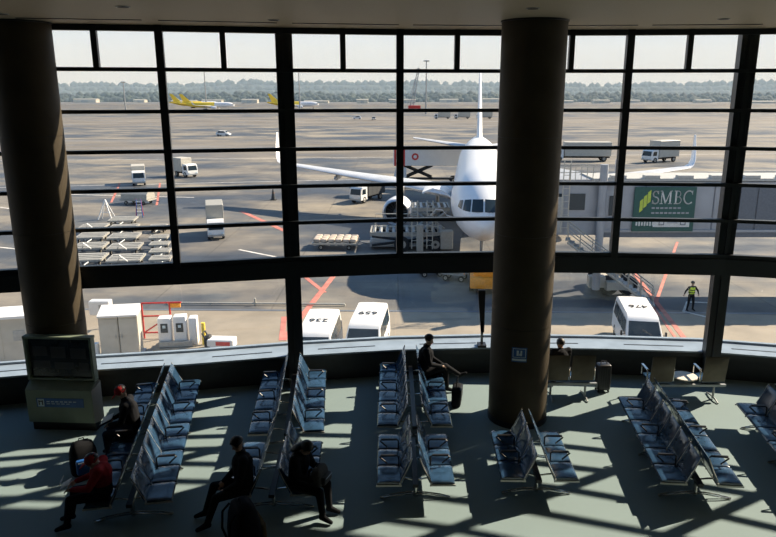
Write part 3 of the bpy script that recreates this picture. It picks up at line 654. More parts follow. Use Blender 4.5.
# ------------------------------------------------------------------ airliners
def airliner(name, label, loc, rz, sc, livery, detail, group=None):
    """nose at the origin, tail along +y, built at the size of a 55 m twin-jet"""
    t = thing(name, label, 'airplane', loc, rz, group); t.scale = (sc, sc, sc)
    CZ = 4.95; body_m, tail_m, fin_m = livery
    st = [(0, .10, -.75), (.25, .55, -.70), (.7, .95, -.62), (1.4, 1.38, -.48), (2.3, 1.76, -.30), (3.4, 2.06, -.14), (5, 2.34, -.04), (7, 2.49, 0), (9.5, 2.52, 0), (20, 2.52, 0), (31, 2.52, 0), (38, 2.50, .02), (42, 2.32, .18), (46, 1.95, .5), (50, 1.42, .95), (54, .85, 1.35), (57, .35, 1.6)]
    def at(s):
        for a, b in zip(st[:-1], st[1:]):
            if a[0] <= s <= b[0]:
                q = (s - a[0]) / (b[0] - a[0]); return a[1] + (b[1] - a[1]) * q, a[2] + (b[2] - a[2]) * q
        return st[-1][1:]
    def surf(s, phi, lift=0):     # phi from the top, positive to +x
        r, zc = at(s); r += lift; return Vector((r * math.sin(phi), s, CZ + zc + 1.07 * r * math.cos(phi)))
    N = 40 if detail else 20
    mb = MB(); rings = [[surf(s[0], 2 * math.pi * j / N) for j in range(N)] for s in st]
    cut = len(st) - 6 if detail else 9
    mb.loft(rings[:cut + 1], 0); fus = mb.build('fuselage', body_m, t, ang=50)
    MB().loft(rings[cut:], 0).build('tail_cone', tail_m, t, ang=50)
    def foil(le, chord, thick, n=14):    # list of (y, z) round an aerofoil
        pts = []
        for j in range(n):
            a = 2 * math.pi * j / n; u = (1 - math.cos(a)) / 2; th = thick * (1.6 * math.sqrt(max(u, 0)) * (1 - u) + .04 * (1 - u))
            pts.append((le + chord * u, th * chord * (1 if a <= math.pi else -.7)))
        return pts
    for s in (-1, 1):
        stt = [(1.5, 18.6, 11.5, -1.75, .12), (2.6, 19.6, 10.2, -1.6, .12), (5.0, 21.3, 8.2, -1.38, .115), (8.4, 23.6, 6.6, -1.1, .11), (14, 27.2, 4.9, -.72, .10), (20, 31.0, 3.5, -.30, .10), (24.3, 33.7, 2.5, .02, .10)]
        rings = [[Vector((s * x * .965, y, CZ + z + q)) for y, q in foil(le, ch, th)] for x, le, ch, z, th in stt]
        for x, z, le, ch in ((24.85, .25, 34.3, 2.2), (25.2, .8, 35.0, 1.9), (25.45, 2.0, 36.0, 1.4), (25.65, 3.5, 37.2, .7)):
            lat = min(1, (z + .1) / .9)
            rings.append([Vector((s * (x * .965 - q * lat), y, CZ + z + q * (1 - lat))) for y, q in foil(le, ch, .10)])
        wing = MB().loft(rings[:7]).build('wing', 'plane_grey' if detail else body_m, t, ang=40)
        MB().loft(rings[6:]).build('winglet', body_m, wing, ang=40)
        if detail:
            for x, y in ((5.6, 28.6), (11.2, 29.6), (16.0, 31.6)):
                zf = CZ - 1.95 + (x - 4) * .07
                MB().loft([MB().ring((s * x, y - 3 + q * 5, zf + .1 * q), (0, 1, 0), r, 10) for q, r in ((0, .05), (.25, .28), (.6, .3), (1, .04))]).build('flap_fairing', 'plane_grey', wing)
        # engine
        ex, ez = s * 7.9, 2.12
        eng = MB(); prof = [(22.6, .86), (20.5, 1.26), (18.4, 1.40), (17.4, 1.34), (17.12, 1.24), (17.05, 1.17), (17.15, 1.11), (17.5, 1.08), (18.2, 1.10)]
        eng.loft([eng.ring((ex, y, ez), (0, 1, 0), r, 36) for y, r in prof], 0, False); en = eng.build('engine', body_m, t, ang=60)
        lip = MB(); lip.loft([lip.ring((ex, y, ez), (0, 1, 0), r, 36) for y, r in ((17.3, 1.325), (17.1, 1.24), (17.03, 1.17), (17.13, 1.10))], 0, False); lip.build('inlet_lip', 'engine_metal', en, ang=60)
        fan = MB(); fan.cyl((ex, 18.1, ez), (ex, 18.25, ez), 1.10, n=36); fan.build('fan', 'dark_void', en)
        MB().loft([MB().ring((ex, y, ez), (0, 1, 0), r, 16) for y, r in ((17.55, .03), (17.7, .16), (18.0, .32), (18.1, .36))]).build('spinner', 'steel', en)
        if detail:
            for q in range(18):
                a = 2 * math.pi * q / 18; dx, dz = math.cos(a), math.sin(a); tx, tz = -dz * .13, dx * .13
                MB().add([(ex + dx * .34, 17.98, ez + dz * .34), (ex + dx * 1.07 , 17.95, ez + dz * 1.07), (ex + dx * 1.07 + tx, 18.08, ez + dz * 1.07 + tz), (ex + dx * .34 + tx, 18.08, ez + dz * .34 + tz)], [(0, 1, 2, 3)]).build('fan_blade', 'tarp', en)
        MB().cyl((ex, 22.4, ez), (ex, 24.0, ez + .05), .62, .22, 20).build('exhaust_cone', 'engine_metal', en)
        MB().xprism([(19.0, ez + 1.2), (23.5, ez + .9), (26.5, CZ - 1.3), (23.2, CZ - 1.0), (20.5, ez + 1.75)], ex - .2, ex + .2).build('pylon', body_m, en)
        # tailplane
        MB().loft([[Vector((s * x, y, CZ + z + q)) for y, q in foil(le, ch, .09)] for x, le, ch, z in ((.8, 47.6, 6.0, .9), (1.6, 48.2, 5.6, 1.0), (9.3, 53.4, 2.0, 1.9))]).build('tailplane', tail_m if not detail else 'plane_grey', t, ang=40)
        # main gear
        gx = s * 4.6
        gear = MB().cyl((gx, 30.0, 1.0), (gx, 29.6, CZ - 1.9), .2, n=12).build('main_gear', 'steel', t)
        for yy in (29.3, 30.7):
            for xx in (-.55, .55): MB().cyl((gx + xx - .18, yy, .58), (gx + xx + .18, yy, .58), .58, n=20).build('wheel', 'rubber', gear)
    fr = []
    for z, le, ch in ((2.0, 43.2, 8.6), (3.5, 44.6, 7.6), (7.0, 48.6, 5.4), (10.6, 52.6, 3.1), (10.95, 53.4, 2.2)):
        fr.append([Vector((q, y, CZ + z)) for y, q in foil(le, ch, .09)])
    MB().loft(fr).build('fin', fin_m, t, ang=40)
    ng = MB().cyl((0, 6.2, .5), (0, 5.8, CZ - 2.3), .13, n=12).build('nose_gear', 'steel', t)
    for xx in (-.3, .3): MB().cyl((xx - .14, 6.2, .46), (xx + .14, 6.2, .46), .46, n=20).build('wheel', 'rubber', ng)
    # flight deck windows
    for s in (-1, 1):
        for quad in (((.06, .20), (.86, .14), (.80, .92), (.06, .98)), ((.95, .13), (1.50, .12), (1.36, .80), (.89, .91)), ((1.58, .14), (1.86, .22), (1.70, .68), (1.46, .76))):
            def front(x, z):        # point of the nose surface seen from ahead at (x, z)
                lo_, hi_ = 0.0, 9.0
                for _ in range(30):
                    md = (lo_ + hi_) / 2; r, zc = at(md)
                    if (x / r) ** 2 + ((z - zc) / (1.07 * r)) ** 2 > 1: lo_ = md
                    else: hi_ = md
                return Vector((s * x, hi_ - .04, CZ + z + .02))
            m_ = MB(); A, B_, C_, D_ = [Vector(q) for q in quad]; g_ = []
            for u in range(4): g_.append([front(*(A.lerp(B_, u / 3).lerp(D_.lerp(C_, u / 3), v / 3))) for v in range(4)])
            m_.loft(g_, 0, False, False); m_.build('flight_deck_window', 'dark_glass', fus)
    cw = MB()
    for s in (-1, 1):
        for q in range(52 if detail else 30):
            y = 8.5 + q * (.62 if detail else 1.05); cw.add([surf(y, s * R(78), .012), surf(y + .26, s * R(78), .012), surf(y + .26, s * R(70), .012), surf(y, s * R(70), .012)], [(0, 1, 2, 3)])
    o = cw.build('cabin_window_row', 'dark_glass', fus); o['kind'] = 'stuff'
    return t, surf, fus
H_ = math.atan2(5.8, 55.5)
pl, surf, fus = airliner('airliner', 'white twin-engine airliner parked nose-in at the gate', (5.55, 43.9, AP), -H_, .945, ('plane_white', 'plane_white', 'plane_white'), True)
# forward cargo door swung open on the loader's side
dm = MB(); rg = []
for y in (10.2, 10.7, 13.3, 13.8):
    rg.append([Vector((-2.45 - q * 2.5, y, 4.75 + .75 * math.sin(q * 2.6) + o_)) for q, o_ in ((0, 0), (.33, 0), (.66, 0), (1, 0), (1, -.14), (.66, -.14), (.33, -.14), (0, -.14))])
dm.loft(rg).build('cargo_door', 'plane_white', pl)
hm = MB(); hq = []
for y in (10.3, 13.7): hq.append([surf(y, -R(a), .02) for a in (78, 88, 98, 108, 118)])
hm.loft(hq, 0, False, False); hm.build('cargo_hatch', 'dark_void', pl)
YL = ('plane_white', 'yellow', 'yellow')
for px, py in ((-126.5, 540), (-153, 600), (-67, 582)):
    airliner('far_airliner', 'yellow-tailed white airliner parked far out, standing alone in front of the woods' if px > -100 else 'yellow-tailed white airliner of the far overlapping pair', (px + 2, py, AP), R(90) + .04, .74, YL, False, 'yellow-tailed airliners far out' if px < -100 else None)

# ------------------------------------------------------------------ vehicles
def wheel_mesh(r, wd):
    mb = MB(); prof = [(-.5, .55), (-.5, .9), (-.4, 1), (.4, 1), (.5, .9), (.5, .55)]
    mb.loft([mb.ring((x * wd, 0, 0), (1, 0, 0), q * r, 24) for x, q in prof], 0, False)
    mb.cyl((-wd * .42, 0, 0), (wd * .42, 0, 0), r * .56, n=20, mi=1)
    mb.cyl((-wd * .5, 0, 0), (wd * .5, 0, 0), r * .18, n=10, mi=2)
    return mb.mesh('wheel', ['rubber', 'steel_light', 'dark_void'])
W33, W50, W20, W60 = wheel_mesh(.33, .2), wheel_mesh(.5, .3), wheel_mesh(.2, .12), wheel_mesh(.62, .38)
def van(label, loc, rz, number, roof=2.05):
    """front towards -y"""
    t = thing('van', label, 'van', loc, rz); Lh, hw = 2.3, .86
    prof = [(-2.28, .42), (-2.32, .72), (-2.26, 1.02), (-2.12, 1.13), (-1.42, 1.86), (-1.22, 1.98), (-.9, 2.03), (1.9, 2.03), (2.2, 1.95), (2.3, 1.2), (2.32, .42), (2.0, .32), (-2.1, .32)]
    mb = MB(); rings = []
    for q in (-1, -.97, -.8, 0, .8, .97, 1):
        rg = []
        for y, z in prof:
            tum = 1 - max(0, (z - 1.05)) * .16; edge = 1 if abs(q) < .99 else .985
            zz = z - (.05 if abs(q) > .99 and z > 1.8 else 0) + (.03 * (1 - q * q) if z > 1.8 else 0)
            rg.append(Vector((q * hw * tum, y * (1 - .015 * abs(q) ** 6), zz * (roof / 2.05))))
        rings.append(rg)
    mb.loft(rings); body = mb.build('body', 'white_paint', t, ang=30)
    def P_(q, y, z, lift=.012):
        tum = 1 - max(0, (z - 1.05)) * .16; return Vector((q * hw * tum, y, z))
    k_ = .03
    wsn = Vector((0, -.73, .70)).normalized() * .034
    def ws(q, u):   # along the slope of the windscreen
        y = -2.12 + .70 * u; z = 1.13 + .73 * u; return P_(q, y, z) + wsn
    m_ = MB(); m_.loft([[ws(q, u) for u in (.10, .92)] for q in (-.90, -.5, 0, .5, .90)], 0, False, False); m_.build('windscreen', 'dark_glass', body)
    for s in (-1, 1):
        for a, b in ((-1.30, -.48), (-.40, .72), (.80, 1.95)):
            lowz = 1.17; m2 = MB(); off_ = Vector((s * .012, 0, 0))
            fy = (a - .36) if a < -1 else a
            m2.add([P_(s, fy, lowz) + off_, P_(s, b, lowz) + off_, P_(s, b, 1.78) + off_, P_(s, a, 1.78) + off_], [(0, 1, 2, 3)]); m2.build('side_window', 'dark_glass', body)
        for y in (-1.45, 1.35): inst('wheel', W33, t, (s * .76, y, .33))
        MB().rbox((s * .62, -2.30, .80), (.30, .06, .18), .02, 1).build('headlight', 'sign_white', body)
        mr_ = MB().rbox((s * 1.02, -1.72, 1.28), (.10, .12, .24), .03, 2).build('door_mirror', 'black_plastic', body)
        MB().box((s * .92, -1.66, 1.2), (.14, .03, .03)).build('mirror_arm', 'black_plastic', body)
        MB().tube([(s * .80, -1.6, .95), (s * .868, -1.58, .95), (s * .868, -1.44, .95), (s * .80, -1.42, .95)], .012, 6).build('door_handle', 'black_plastic', body)
        MB().tube([(s * .34, -2.0, 1.30), (s * -.1, -1.80, 1.52)], .012, 6).build('wiper', 'black_plastic', body)
    MB().rbox((0, -2.31, .52), (1.62, .10, .18), .03, 2).build('bumper', 'steel_light', body)
    MB().box((0, -2.325, .80), (.86, .02, .12)).build('grille', 'black_plastic', body)
    inst('roof_number', text_mesh(number, .62, 'black_plastic', depth=.006), body, (0, .15, 2.075 * roof / 2.05), (0, 0, math.pi))
    return t
van('white van numbered 236 parked where the red ground line ends', (-3.72, 30.6, AP + .02), R(-2), '236')
van('white van numbered 659 with the longer roof, standing alongside another van', (-1.46, 31.7, AP + .02), R(-5), '659')
van('white van numbered 476 at the foot of the boarding bridge stairs', (11.95, 32.75, AP + .02), R(-9), '476')

def truck(name, label, loc, rz, L_, wd, hg, box_m, cab_m='white_paint', boxz=.95, group=None, catering=False, box=True, sc=1):
    """front towards -y, box body behind the cab"""
    t = thing(name, label, 'truck', loc, rz, group); t.scale = (sc,) * 3
    cab = MB(); prof = [(-L_ / 2, .5), (-L_ / 2 - .05, 1.2), (-L_ / 2 + .15, 2.1), (-L_ / 2 + .45, 2.35), (-L_ / 2 + 1.7, 2.35), (-L_ / 2 + 1.7, .5)]
    cab.loft([[Vector((q * wd / 2 * .94, y, z)) for y, z in prof] for q in (-1, -.9, .9, 1)]); cb = cab.build('cab', cab_m, t)
    MB().add([(-wd * .41, -L_ / 2 - .045, 1.28), (wd * .41, -L_ / 2 - .045, 1.28), (wd * .38, -L_ / 2 + .14, 2.1), (-wd * .38, -L_ / 2 + .14, 2.1)], [(0, 1, 2, 3)]).build('windscreen', 'dark_glass', cb)
    for s in (-1, 1):
        x = s * wd * .472
        MB().add([(x, -L_ / 2 + .25, 1.3), (x, -L_ / 2 + 1.3, 1.3), (x, -L_ / 2 + 1.3, 2.05), (x, -L_ / 2 + .4, 2.05)], [(0, 1, 2, 3)]).build('side_window', 'dark_glass', cb)
        MB().rbox((s * wd * .34, -L_ / 2 - .05, .85), (.3, .06, .18), .02, 1).build('headlight', 'sign_white', cb)
        for y in (-L_ / 2 + .95, L_ / 2 - 1.3): inst('wheel', W50, t, (s * (wd / 2 - .2), y, .5))
    MB().box((0, .2, .72), (wd * .5, L_ - .6, .22)).build('chassis', 'dark_void', t)
    MB().box((0, -L_ / 2 - .04, .58), (wd * .9, .12, .22)).build('bumper', 'steel', cb)
    if box:
        y0 = -L_ / 2 + 1.9 if not catering else -L_ / 2 - .1
        b = MB().rbox((0, (y0 + L_ / 2) / 2, boxz + hg / 2), (wd, L_ / 2 - y0, hg), .05, 1).build('box_body', box_m, t)
        for q in range(3):
            yy = y0 + (L_ / 2 - y0) * (q + 1) / 4
            MB().box((0, yy, boxz + hg / 2), (wd + .03, .05, hg - .1)).build('box_rib', box_m, b)
        if catering:
            MB().box((0, y0 + .85, boxz + hg / 2), (wd + .04, 1.5, hg + .03)).build('red_front_panel', 'red', b)
            for s in (-1, 1):
                cm = MB().cyl((s * (wd / 2 + .03), y0 + 3.0, boxz + hg * .55), (s * (wd / 2 + .05), y0 + 3.0, boxz + hg * .55), .48, n=24); cm.build('round_emblem', 'red', b)
                cm = MB().cyl((s * (wd / 2 + .04), y0 + 3.0, boxz + hg * .55), (s * (wd / 2 + .06), y0 + 3.0, boxz + hg * .55), .24, n=24); cm.build('emblem_centre', 'white_paint', b)
                for a, c in ((-3.4, .5), (.5, -3.4)): MB().tube([(s * wd * .42, a, .9), (s * wd * .42, c, boxz)], .14, 8).build('scissor_arm', 'dark_void', t)
            MB().box((0, L_ / 2 + .8, boxz + .05), (wd, 1.7, .1)).build('platform', 'steel_light', b)
    return t
# catering truck behind the wing, side-on, front to -x
truck('catering_truck', 'catering truck with raised white box, red front panel and round emblem behind the wing', (4.3, 97.5, AP), facing(-1, .02), 9.6, 2.5, 2.3, 'white_paint', boxz=2.6, catering=True)
truck('box_truck', 'white box truck coming along the red lines past the dollies', (-36.4, 97, AP), facing(36.4, -97), 5.6, 2.1, 2.1, 'off_white', sc=.85)
truck('box_truck', 'grey-white box truck parked side-on near the far apron lines', (-32.6, 106, AP), facing(.75, -.65), 5.0, 2.2, 2.4, 'off_white', sc=.85)
truck('lift_truck', 'white-cab truck with a tall grey box, alone between dollies and airliner', (-16.4, 61, AP), facing(17, -61), 6.6, 2.1, 2.9, 'steel_light', boxz=1.1, sc=.72)
truck('cargo_truck', 'small white truck with a dark covered bed beside the engine', (-3.6, 81.5, AP), facing(-.55, -1), 6.8, 2.1, 1.5, 'tarp', boxz=.9, sc=.8)
truck('box_truck', 'long white box truck beyond the boarding bridge with a tall body', (34.5, 131, AP), facing(-1, .05), 10.5, 2.5, 2.6, 'off_white')
truck('box_truck', 'short white container truck beyond the airliner wing near the winglet', (48.6, 129, AP), facing(-.9, -.5), 7.2, 2.5, 3.0, 'off_white')
def small_car(label, loc, rz, m):
    t = thing('car', label, 'car', loc, rz)
    mb = MB(); prof = [(-2.1, .35), (-2.15, .7), (-1.2, .95), (-.7, 1.5), (1.3, 1.55), (2.0, 1.0), (2.1, .35)]
    mb.loft([[Vector((q * .85 * (1 - max(0, z - .9) * .2), y, z)) for y, z in prof] for q in (-1, -.93, .93, 1)]); b = mb.build('body', m, t)
    MB().add([(-.7, -1.19, 1.0), (.7, -1.19, 1.0), (.64, -.74, 1.46), (-.64, -.74, 1.46)], [(0, 1, 2, 3)]).build('windscreen', 'dark_glass', b)
    for s in (-1, 1):
        MB().add([(s * .86, -.9, .98), (s * .86, 1.5, .98), (s * .77, 1.2, 1.45), (s * .77, -.6, 1.45)], [(0, 1, 2, 3)]).build('side_window', 'dark_glass', b)
        for y in (-1.3, 1.3): inst('wheel', W33, t, (s * .75, y, .33))
    return t
small_car('small white car driving across the open apron far from the stands', (-52.0, 209, AP), facing(1, -.2), 'white_paint')
small_car('white car on the taxiway beyond the wing, beside a dark small vehicle', (-20, 345, AP), facing(-1, .0), 'white_paint')
small_car('dark small vehicle on the taxiway beside a white car', (-11.5, 335, AP), facing(0, -1), 'steel')
# tow tractor at the nose wheel
tt = thing('tow_tractor', 'orange tow tractor in front of the airliner nose wheel', 'tractor', (5.9, 44.4, AP), -H_)
MB().rbox((0, 0, .75), (2.2, 5.0, .75), .1, 2).build('body', 'orange', tt)
cb = MB().rbox((0, -1.5, 1.65), (1.8, 1.3, 1.2), .08, 2).build('cab', 'orange', tt)
MB().box((0, -2.16, 1.8), (1.5, .03, .65)).build('windscreen', 'dark_glass', cb)
for s in (-1, 1):
    for y in (-1.5, 1.5): inst('wheel', W50, tt, (s * 1.0, y, .5))
    MB().box((s * .91, -1.5, 1.8), (.03, .9, .6)).build('side_window', 'dark_glass', cb)
MB().cyl((.4, -1.3, 2.25), (.4, -1.3, 2.42), .1, n=12).build('beacon', 'yellow', cb)
# brown equipment carts under the nose
for q, (x, y) in enumerate(((2.3, 46.8), (3.9, 45.6))):
    c_ = thing('equipment_cart', ('brown equipment cart under the airliner nose beside the cargo loader' if q == 0 else 'brown equipment cart under the airliner nose nearest the tow tractor'), 'cart', (x, y, AP), R(10 - 30 * q))
    MB().box((0, 0, .5), (1.6, 1.0, .1)).build('deck', 'steel', c_); MB().rbox((-.2, 0, .85), (1.0, .85, .6), .04, 1).build('load', 'cargo_tan', c_)
    MB().tube([(.75, -.45, .5), (.75, -.45, 1.3), (.75, .45, 1.3), (.75, .45, .5)], .03, 8).build('handle', 'orange', c_)
    for s in (-1, 1):
        for y2 in (-.42, .42): inst('wheel', W20, c_, (s * .55, y2, .2), (0, 0, math.pi / 2))

# ------------------------------------------------------------------ cargo loader
ld = thing('cargo_loader', 'scissor-lift cargo loader with roller decks at the open cargo door', 'loader', (0, 0, AP))
def rail_box(mb, x0, x1, y0, y1, z, h=.25):
    mb.box(((x0 + x1) / 2, y0, z), (x1 - x0, .12, h)); mb.box(((x0 + x1) / 2, y1, z), (x1 - x0, .12, h)); mb.box((x0, (y0 + y1) / 2, z), (.12, y1 - y0, h)); mb.box((x1, (y0 + y1) / 2, z), (.12, y1 - y0, h))
m_ = MB(); rail_box(m_, -2.2, 3.6, 54.6, 57.6, 1.35, .35); m_.build('main_deck_frame', 'steel_light', ld)
for q in range(11): MB().cyl((-1.95 + q * .54, 54.7, 1.42), (-1.95 + q * .54, 57.5, 1.42), .14, n=10).build('roller', 'steel', ld)
m_ = MB(); rail_box(m_, 1.2, 4.2, 56.0, 58.8, 3.15, .3); m_.build('bridge_deck_frame', 'steel_light', ld)
for q in range(6): MB().cyl((1.45 + q * .5, 56.1, 3.2), (1.45 + q * .5, 58.7, 3.2), .12, n=10).build('roller', 'steel', ld)
for y in (56.0, 58.8):
    MB().tube([(1.4, y, 1.0), (4.0, y, 3.0)], .11, 8).build('scissor_arm', 'steel', ld); MB().tube([(4.0, y, 1.0), (1.4, y, 3.0)], .11, 8).build('scissor_arm', 'steel', ld)
for y in (54.6, 57.6):
    MB().tube([(-2.1, y, .45), (3.4, y, 1.2)], .1, 8).build('scissor_arm', 'dark_void', ld); MB().tube([(3.4, y, .45), (-2.1, y, 1.2)], .1, 8).build('scissor_arm', 'dark_void', ld)
MB().box((1.0, 56.4, .45), (6.6, 2.8, .4)).build('chassis', 'steel', ld)
MB().rbox((3.9, 54.3, 1.0), (1.0, .8, 1.5), .06, 1).build('control_cabinet', 'steel_light', ld)
MB().rbox((1.75, 54.0, 1.2), (.55, .5, 2.2), .06, 1).build('operator_post', 'steel_light', ld)
for x in (.3, 3.0): inst('wheel', W60, ld, (x, 54.25, .62), (0, 0, math.pi / 2)); inst('wheel', W60, ld, (x, 58.2, .62), (0, 0, math.pi / 2))
for y in (54.55, 57.65):
    m_ = MB(); m_.tube([(-1.9, y, 1.5), (-1.9, y, 2.5), (3.2, y, 2.5), (3.2, y, 1.5)], .045, 8); m_.tube([(-1.9, y, 2.0), (3.2, y, 2.0)], .035, 8); m_.build('guard_rail', 'off_white', ld)
for x in (1.1, 2.3):
    m_ = MB(); m_.tube([(x, 53.9, .3), (x, 53.9, 4.2)], .04, 8); m_.tube([(x + .45, 53.9, .3), (x + .45, 53.9, 4.2)], .04, 8)
    for q in range(9): m_.tube([(x, 53.9, .6 + q * .4), (x + .45, 53.9, .6 + q * .4)], .025, 6)
    m_.build('ladder', 'off_white', ld)
m_ = MB(); m_.tube([(2.6, 54.2, 3.0), (3.0, 54.0, 3.5), (3.5, 53.9, 3.45), (3.9, 53.9, 3.0), (4.3, 54.0, 2.9)], .05, 8); m_.build('hose', 'white_paint', ld)

# dolly train waiting by the loader
def dolly_parts(t, wd, ln, m_deck, n_slat, hitch):
    fr = MB(); rail_box(fr, -wd / 2, wd / 2, -ln / 2, ln / 2, .52, .14); fr.box((0, 0, .5), (.16, ln, .12)); fr.build('frame', 'steel_light', t)
    sl = MB().box((0, 0, 0), (wd - .14, ln / n_slat * .62, .06)).mesh('deck_slat', m_deck)
    for q in range(n_slat): inst('deck_slat', sl, t, (0, -ln / 2 + (q + .5) * ln / n_slat, .58))
    for s in (-1, 1):
        for y in (-ln * .32, ln * .32): inst('wheel', W20, t, (s * (wd / 2 - .2), y, .2))
    if hitch: MB().tube([(-.35, -ln / 2, .5), (0, -ln / 2 - .75, 1.15), (.35, -ln / 2, .5)], .055, 8).build('tow_bar', 'white_paint', t)
    else: MB().tube([(-.3, -ln / 2, .45), (0, -ln / 2 - .9, .3), (.3, -ln / 2, .45)], .05, 8).build('tow_bar', 'steel', t)
def dolly(label, x, y, rz, wd, ln, n, hitch, group, m_deck='steel_light'):
    t = thing('cargo_dolly', label, 'dolly', (x, y, AP), rz, group); dolly_parts(t, wd, ln, m_deck, n, hitch); return t
YS = [49.9, 53.9, 58.0, 62.1, 66.2]
for q, y in enumerate(YS):
    sx_ = -21.05 - (y - 49.9) * .40
    dolly('pallet dolly with a raised white tow bar in the row beside the small dollies' if q in (0, 1) else 'pallet dolly without raised tow bar in the row beside the small dollies', sx_ + .85, y, R(9), 2.3, 2.3, 4, q in (0, 1), 'pallet dollies in the yard')
    if q < 4: dolly('pallet dolly with a raised white tow bar in the outer row of the yard' if q in (1, 3) else 'pallet dolly without raised tow bar in the outer row of the yard', sx_ - 2.0, y + .2, R(9), 2.2, 2.3, 4, q in (1, 3), 'pallet dollies in the yard')
for q, y in enumerate((49.8, 52.3, 54.9, 57.6, 62.6)):
    dolly('small container dolly in the single row beside the pallet dollies', -17.6 - (y - 49.8) * .35, y, R(9), 1.4, 1.4, 3, False, 'small container dollies')
# loaded dolly under a dark cover beyond the yard, and a tan loaded one
ldl = dolly('covered dolly with a pale rounded load, beyond the dolly yard', -30.0, 79.2, R(80), 2.0, 3.4, 4, False, None)
cv = MB(); cv.loft([[Vector((x, y, z)) for x, z in ((-.95, .62), (-.9, 1.2), (-.5, 1.5), (.5, 1.45), (.9, 1.15), (.95, .62))] for y in (-1.6, -.9, .3, 1.6)]); cv.build('cover', 'steel_light', ldl)
td = dolly('long low dolly stacked with tan sacks beside the cargo loader', -5.1, 55.9, R(88), 2.4, 3.6, 6, False, None)
for q in range(6):
    for r in range(3): MB().rbox(((r - 1) * .72, -1.5 + q * .6, .76), (.66, .54, .26), .08, 2, rot=Matrix.Rotation(R((q * 7 + r * 11) % 13 - 6), 3, 'Z')).build('sack', 'cargo_tan', td)
# A-frame chocks stand and ground crew
af = thing('a_frame_stand', 'white A-frame stand beyond the dolly yard', 'stand', (-29.5, 69.0, AP))
for s in (-1, 1): MB().tube([(s * .7, -.5, 0), (0, 0, 2.0)], .06, 8).build('leg', 'white_paint', af); MB().tube([(s * .7, .5, 0), (0, 0, 2.0)], .06, 8).build('leg', 'white_paint', af)
MB().tube([(-.45, 0, .7), (.45, 0, .7)], .04, 8).build('brace', 'white_paint', af)
sl_ = thing('step_ladder', 'blue and red step ladder at the corner of the dolly yard', 'ladder', (-26.7, 70.5, AP), R(20)); sl_.scale = (.7, .7, .7)
for s in (-1, 1):
    MB().tube([(s * .4, -.9, 0), (s * .3, 0, 2.6)], .06, 8).build('front_rail', 'sign_blue', sl_); MB().tube([(s * .5, .9, 0), (s * .3, .05, 2.6)], .06, 8).build('back_rail', 'red', sl_)
for q in range(5): MB().box((0, -.9 + .18 * (q + .6), .36 + q * .48), (.72, .2, .05)).build('step', 'white_paint', sl_)
cn = thing('traffic_cone', 'dark traffic cone alone on the apron before the wing tip', 'cone', (-14.9, 82.0, AP))
MB().box((0, 0, .03), (.75, .75, .06)).build('base', 'rubber', cn)
MB().cyl((0, 0, .06), (0, 0, 1.3), .28, .06, 16).build('cone_body', 'tarp', cn)
MB().cyl((0, 0, .55), (0, 0, .85), .19, .14, 16).build('band', 'orange', cn)

# ------------------------------------------------------------------ boarding bridge
br = thing('boarding_bridge', 'grey boarding bridge with white roof and green advertising panel', 'bridge', (0, 0, AP))
BZ0, BZ1, BY = 4.15, 7.25, 41.4
MB().box((22.0, BY + 1.4, BZ0 - .15), (19.6, 2.9, .3)).build('tunnel_floor', 'bridge_dark', br)
MB().box((22.0, BY + 1.4, (BZ0 + BZ1) / 2), (19.2, 2.7, BZ1 - BZ0)).build('tunnel_core', 'bridge_grey', br)
x = 12.3; q = 0; px_ = []
while x < 31.5:
    wd = 1.5 if q % 3 else 1.0
    px_.append((x, wd)); x += wd + .06; q += 1
for q, (x, wd) in enumerate(px_):
    MB().rbox((x + wd / 2, BY + .02, (BZ0 + BZ1) / 2), (wd, .12, BZ1 - BZ0 - .06), .03, 1).build('side_panel', 'bridge_dark' if q in (6, 7, 11) else 'bridge_grey', br)
    for z in (BZ0 + .1, BZ1 - .1): MB().box((x + wd / 2, BY - .06, z), (wd + .06, .1, .16)).build('side_rail', 'bridge_grey', br)
MB().box((21.0, BY + 1.4, BZ1 + .12), (18.6, 3.1, .16)).build('roof', 'bridge_roof', br)
for q in range(9): MB().box((13.2 + q * 2.0, BY + .1, BZ1 + .28), (.9, .5, .2)).build('roof_fixture', 'bridge_roof', br)
# rotunda cab turned to the aircraft door
MB().prism([(9.4, BY + .2), (12.4, BY + .2), (12.4, BY + 3.2), (10.4, BY + 9.0), (8.6, BY + 9.0)], BZ0 - .2, BZ1 + .1).build('cab', 'bridge_grey', br)
for x0, x1, z0, z1 in ((9.55, 9.95, 4.4, 6.5), (10.35, 11.35, 5.5, 6.5), (12.75, 13.15, 5.2, 6.4)):
    MB().box(((x0 + x1) / 2, BY + (.19 if x0 < 12 else -.06), (z0 + z1) / 2), (x1 - x0, .06, z1 - z0)).build('cab_window', 'dark_glass', br)
MB().box((9.75, BY + .15, 5.2), (.62, .05, 2.2)).build('service_door', 'bridge_roof', br)
for x in (12.0, 14.2):
    MB().cyl((12.25 if x == 12.0 else 14.2, BY - .25 if x == 12.0 else BY + 3.2, .6), (12.25 if x == 12.0 else 14.2, BY - .25 if x == 12.0 else BY + 3.2, 8.3), .24, n=16).build('lift_column', 'bridge_grey', br)
bog = MB().box((13.6, BY + 1.7, .75), (1.2, 3.6, .5)).build('bogie_beam', 'off_white', br)
MB().box((12.5, BY + .6, .9), (1.0, .6, .7)).build('drive_housing', 'off_white', br)
for yy in (BY + 1.2, BY + 3.6):
    for xx in (13.3, 14.5): inst('wheel', W60, br, (xx, yy - .55, .62), (0, 0, math.pi / 2))
m_ = MB()
for a in (8.9, 9.3): m_.tube([(a + .2, BY, BZ1 + .1), (a + .2, BY, BZ1 + 1.1)], .03, 6)
for q in range(6): m_.tube([(9.9 + q * .35, BY - .1, BZ1 + .1), (9.9 + q * .35, BY - .1, BZ1 + 1.0)], .025, 6)
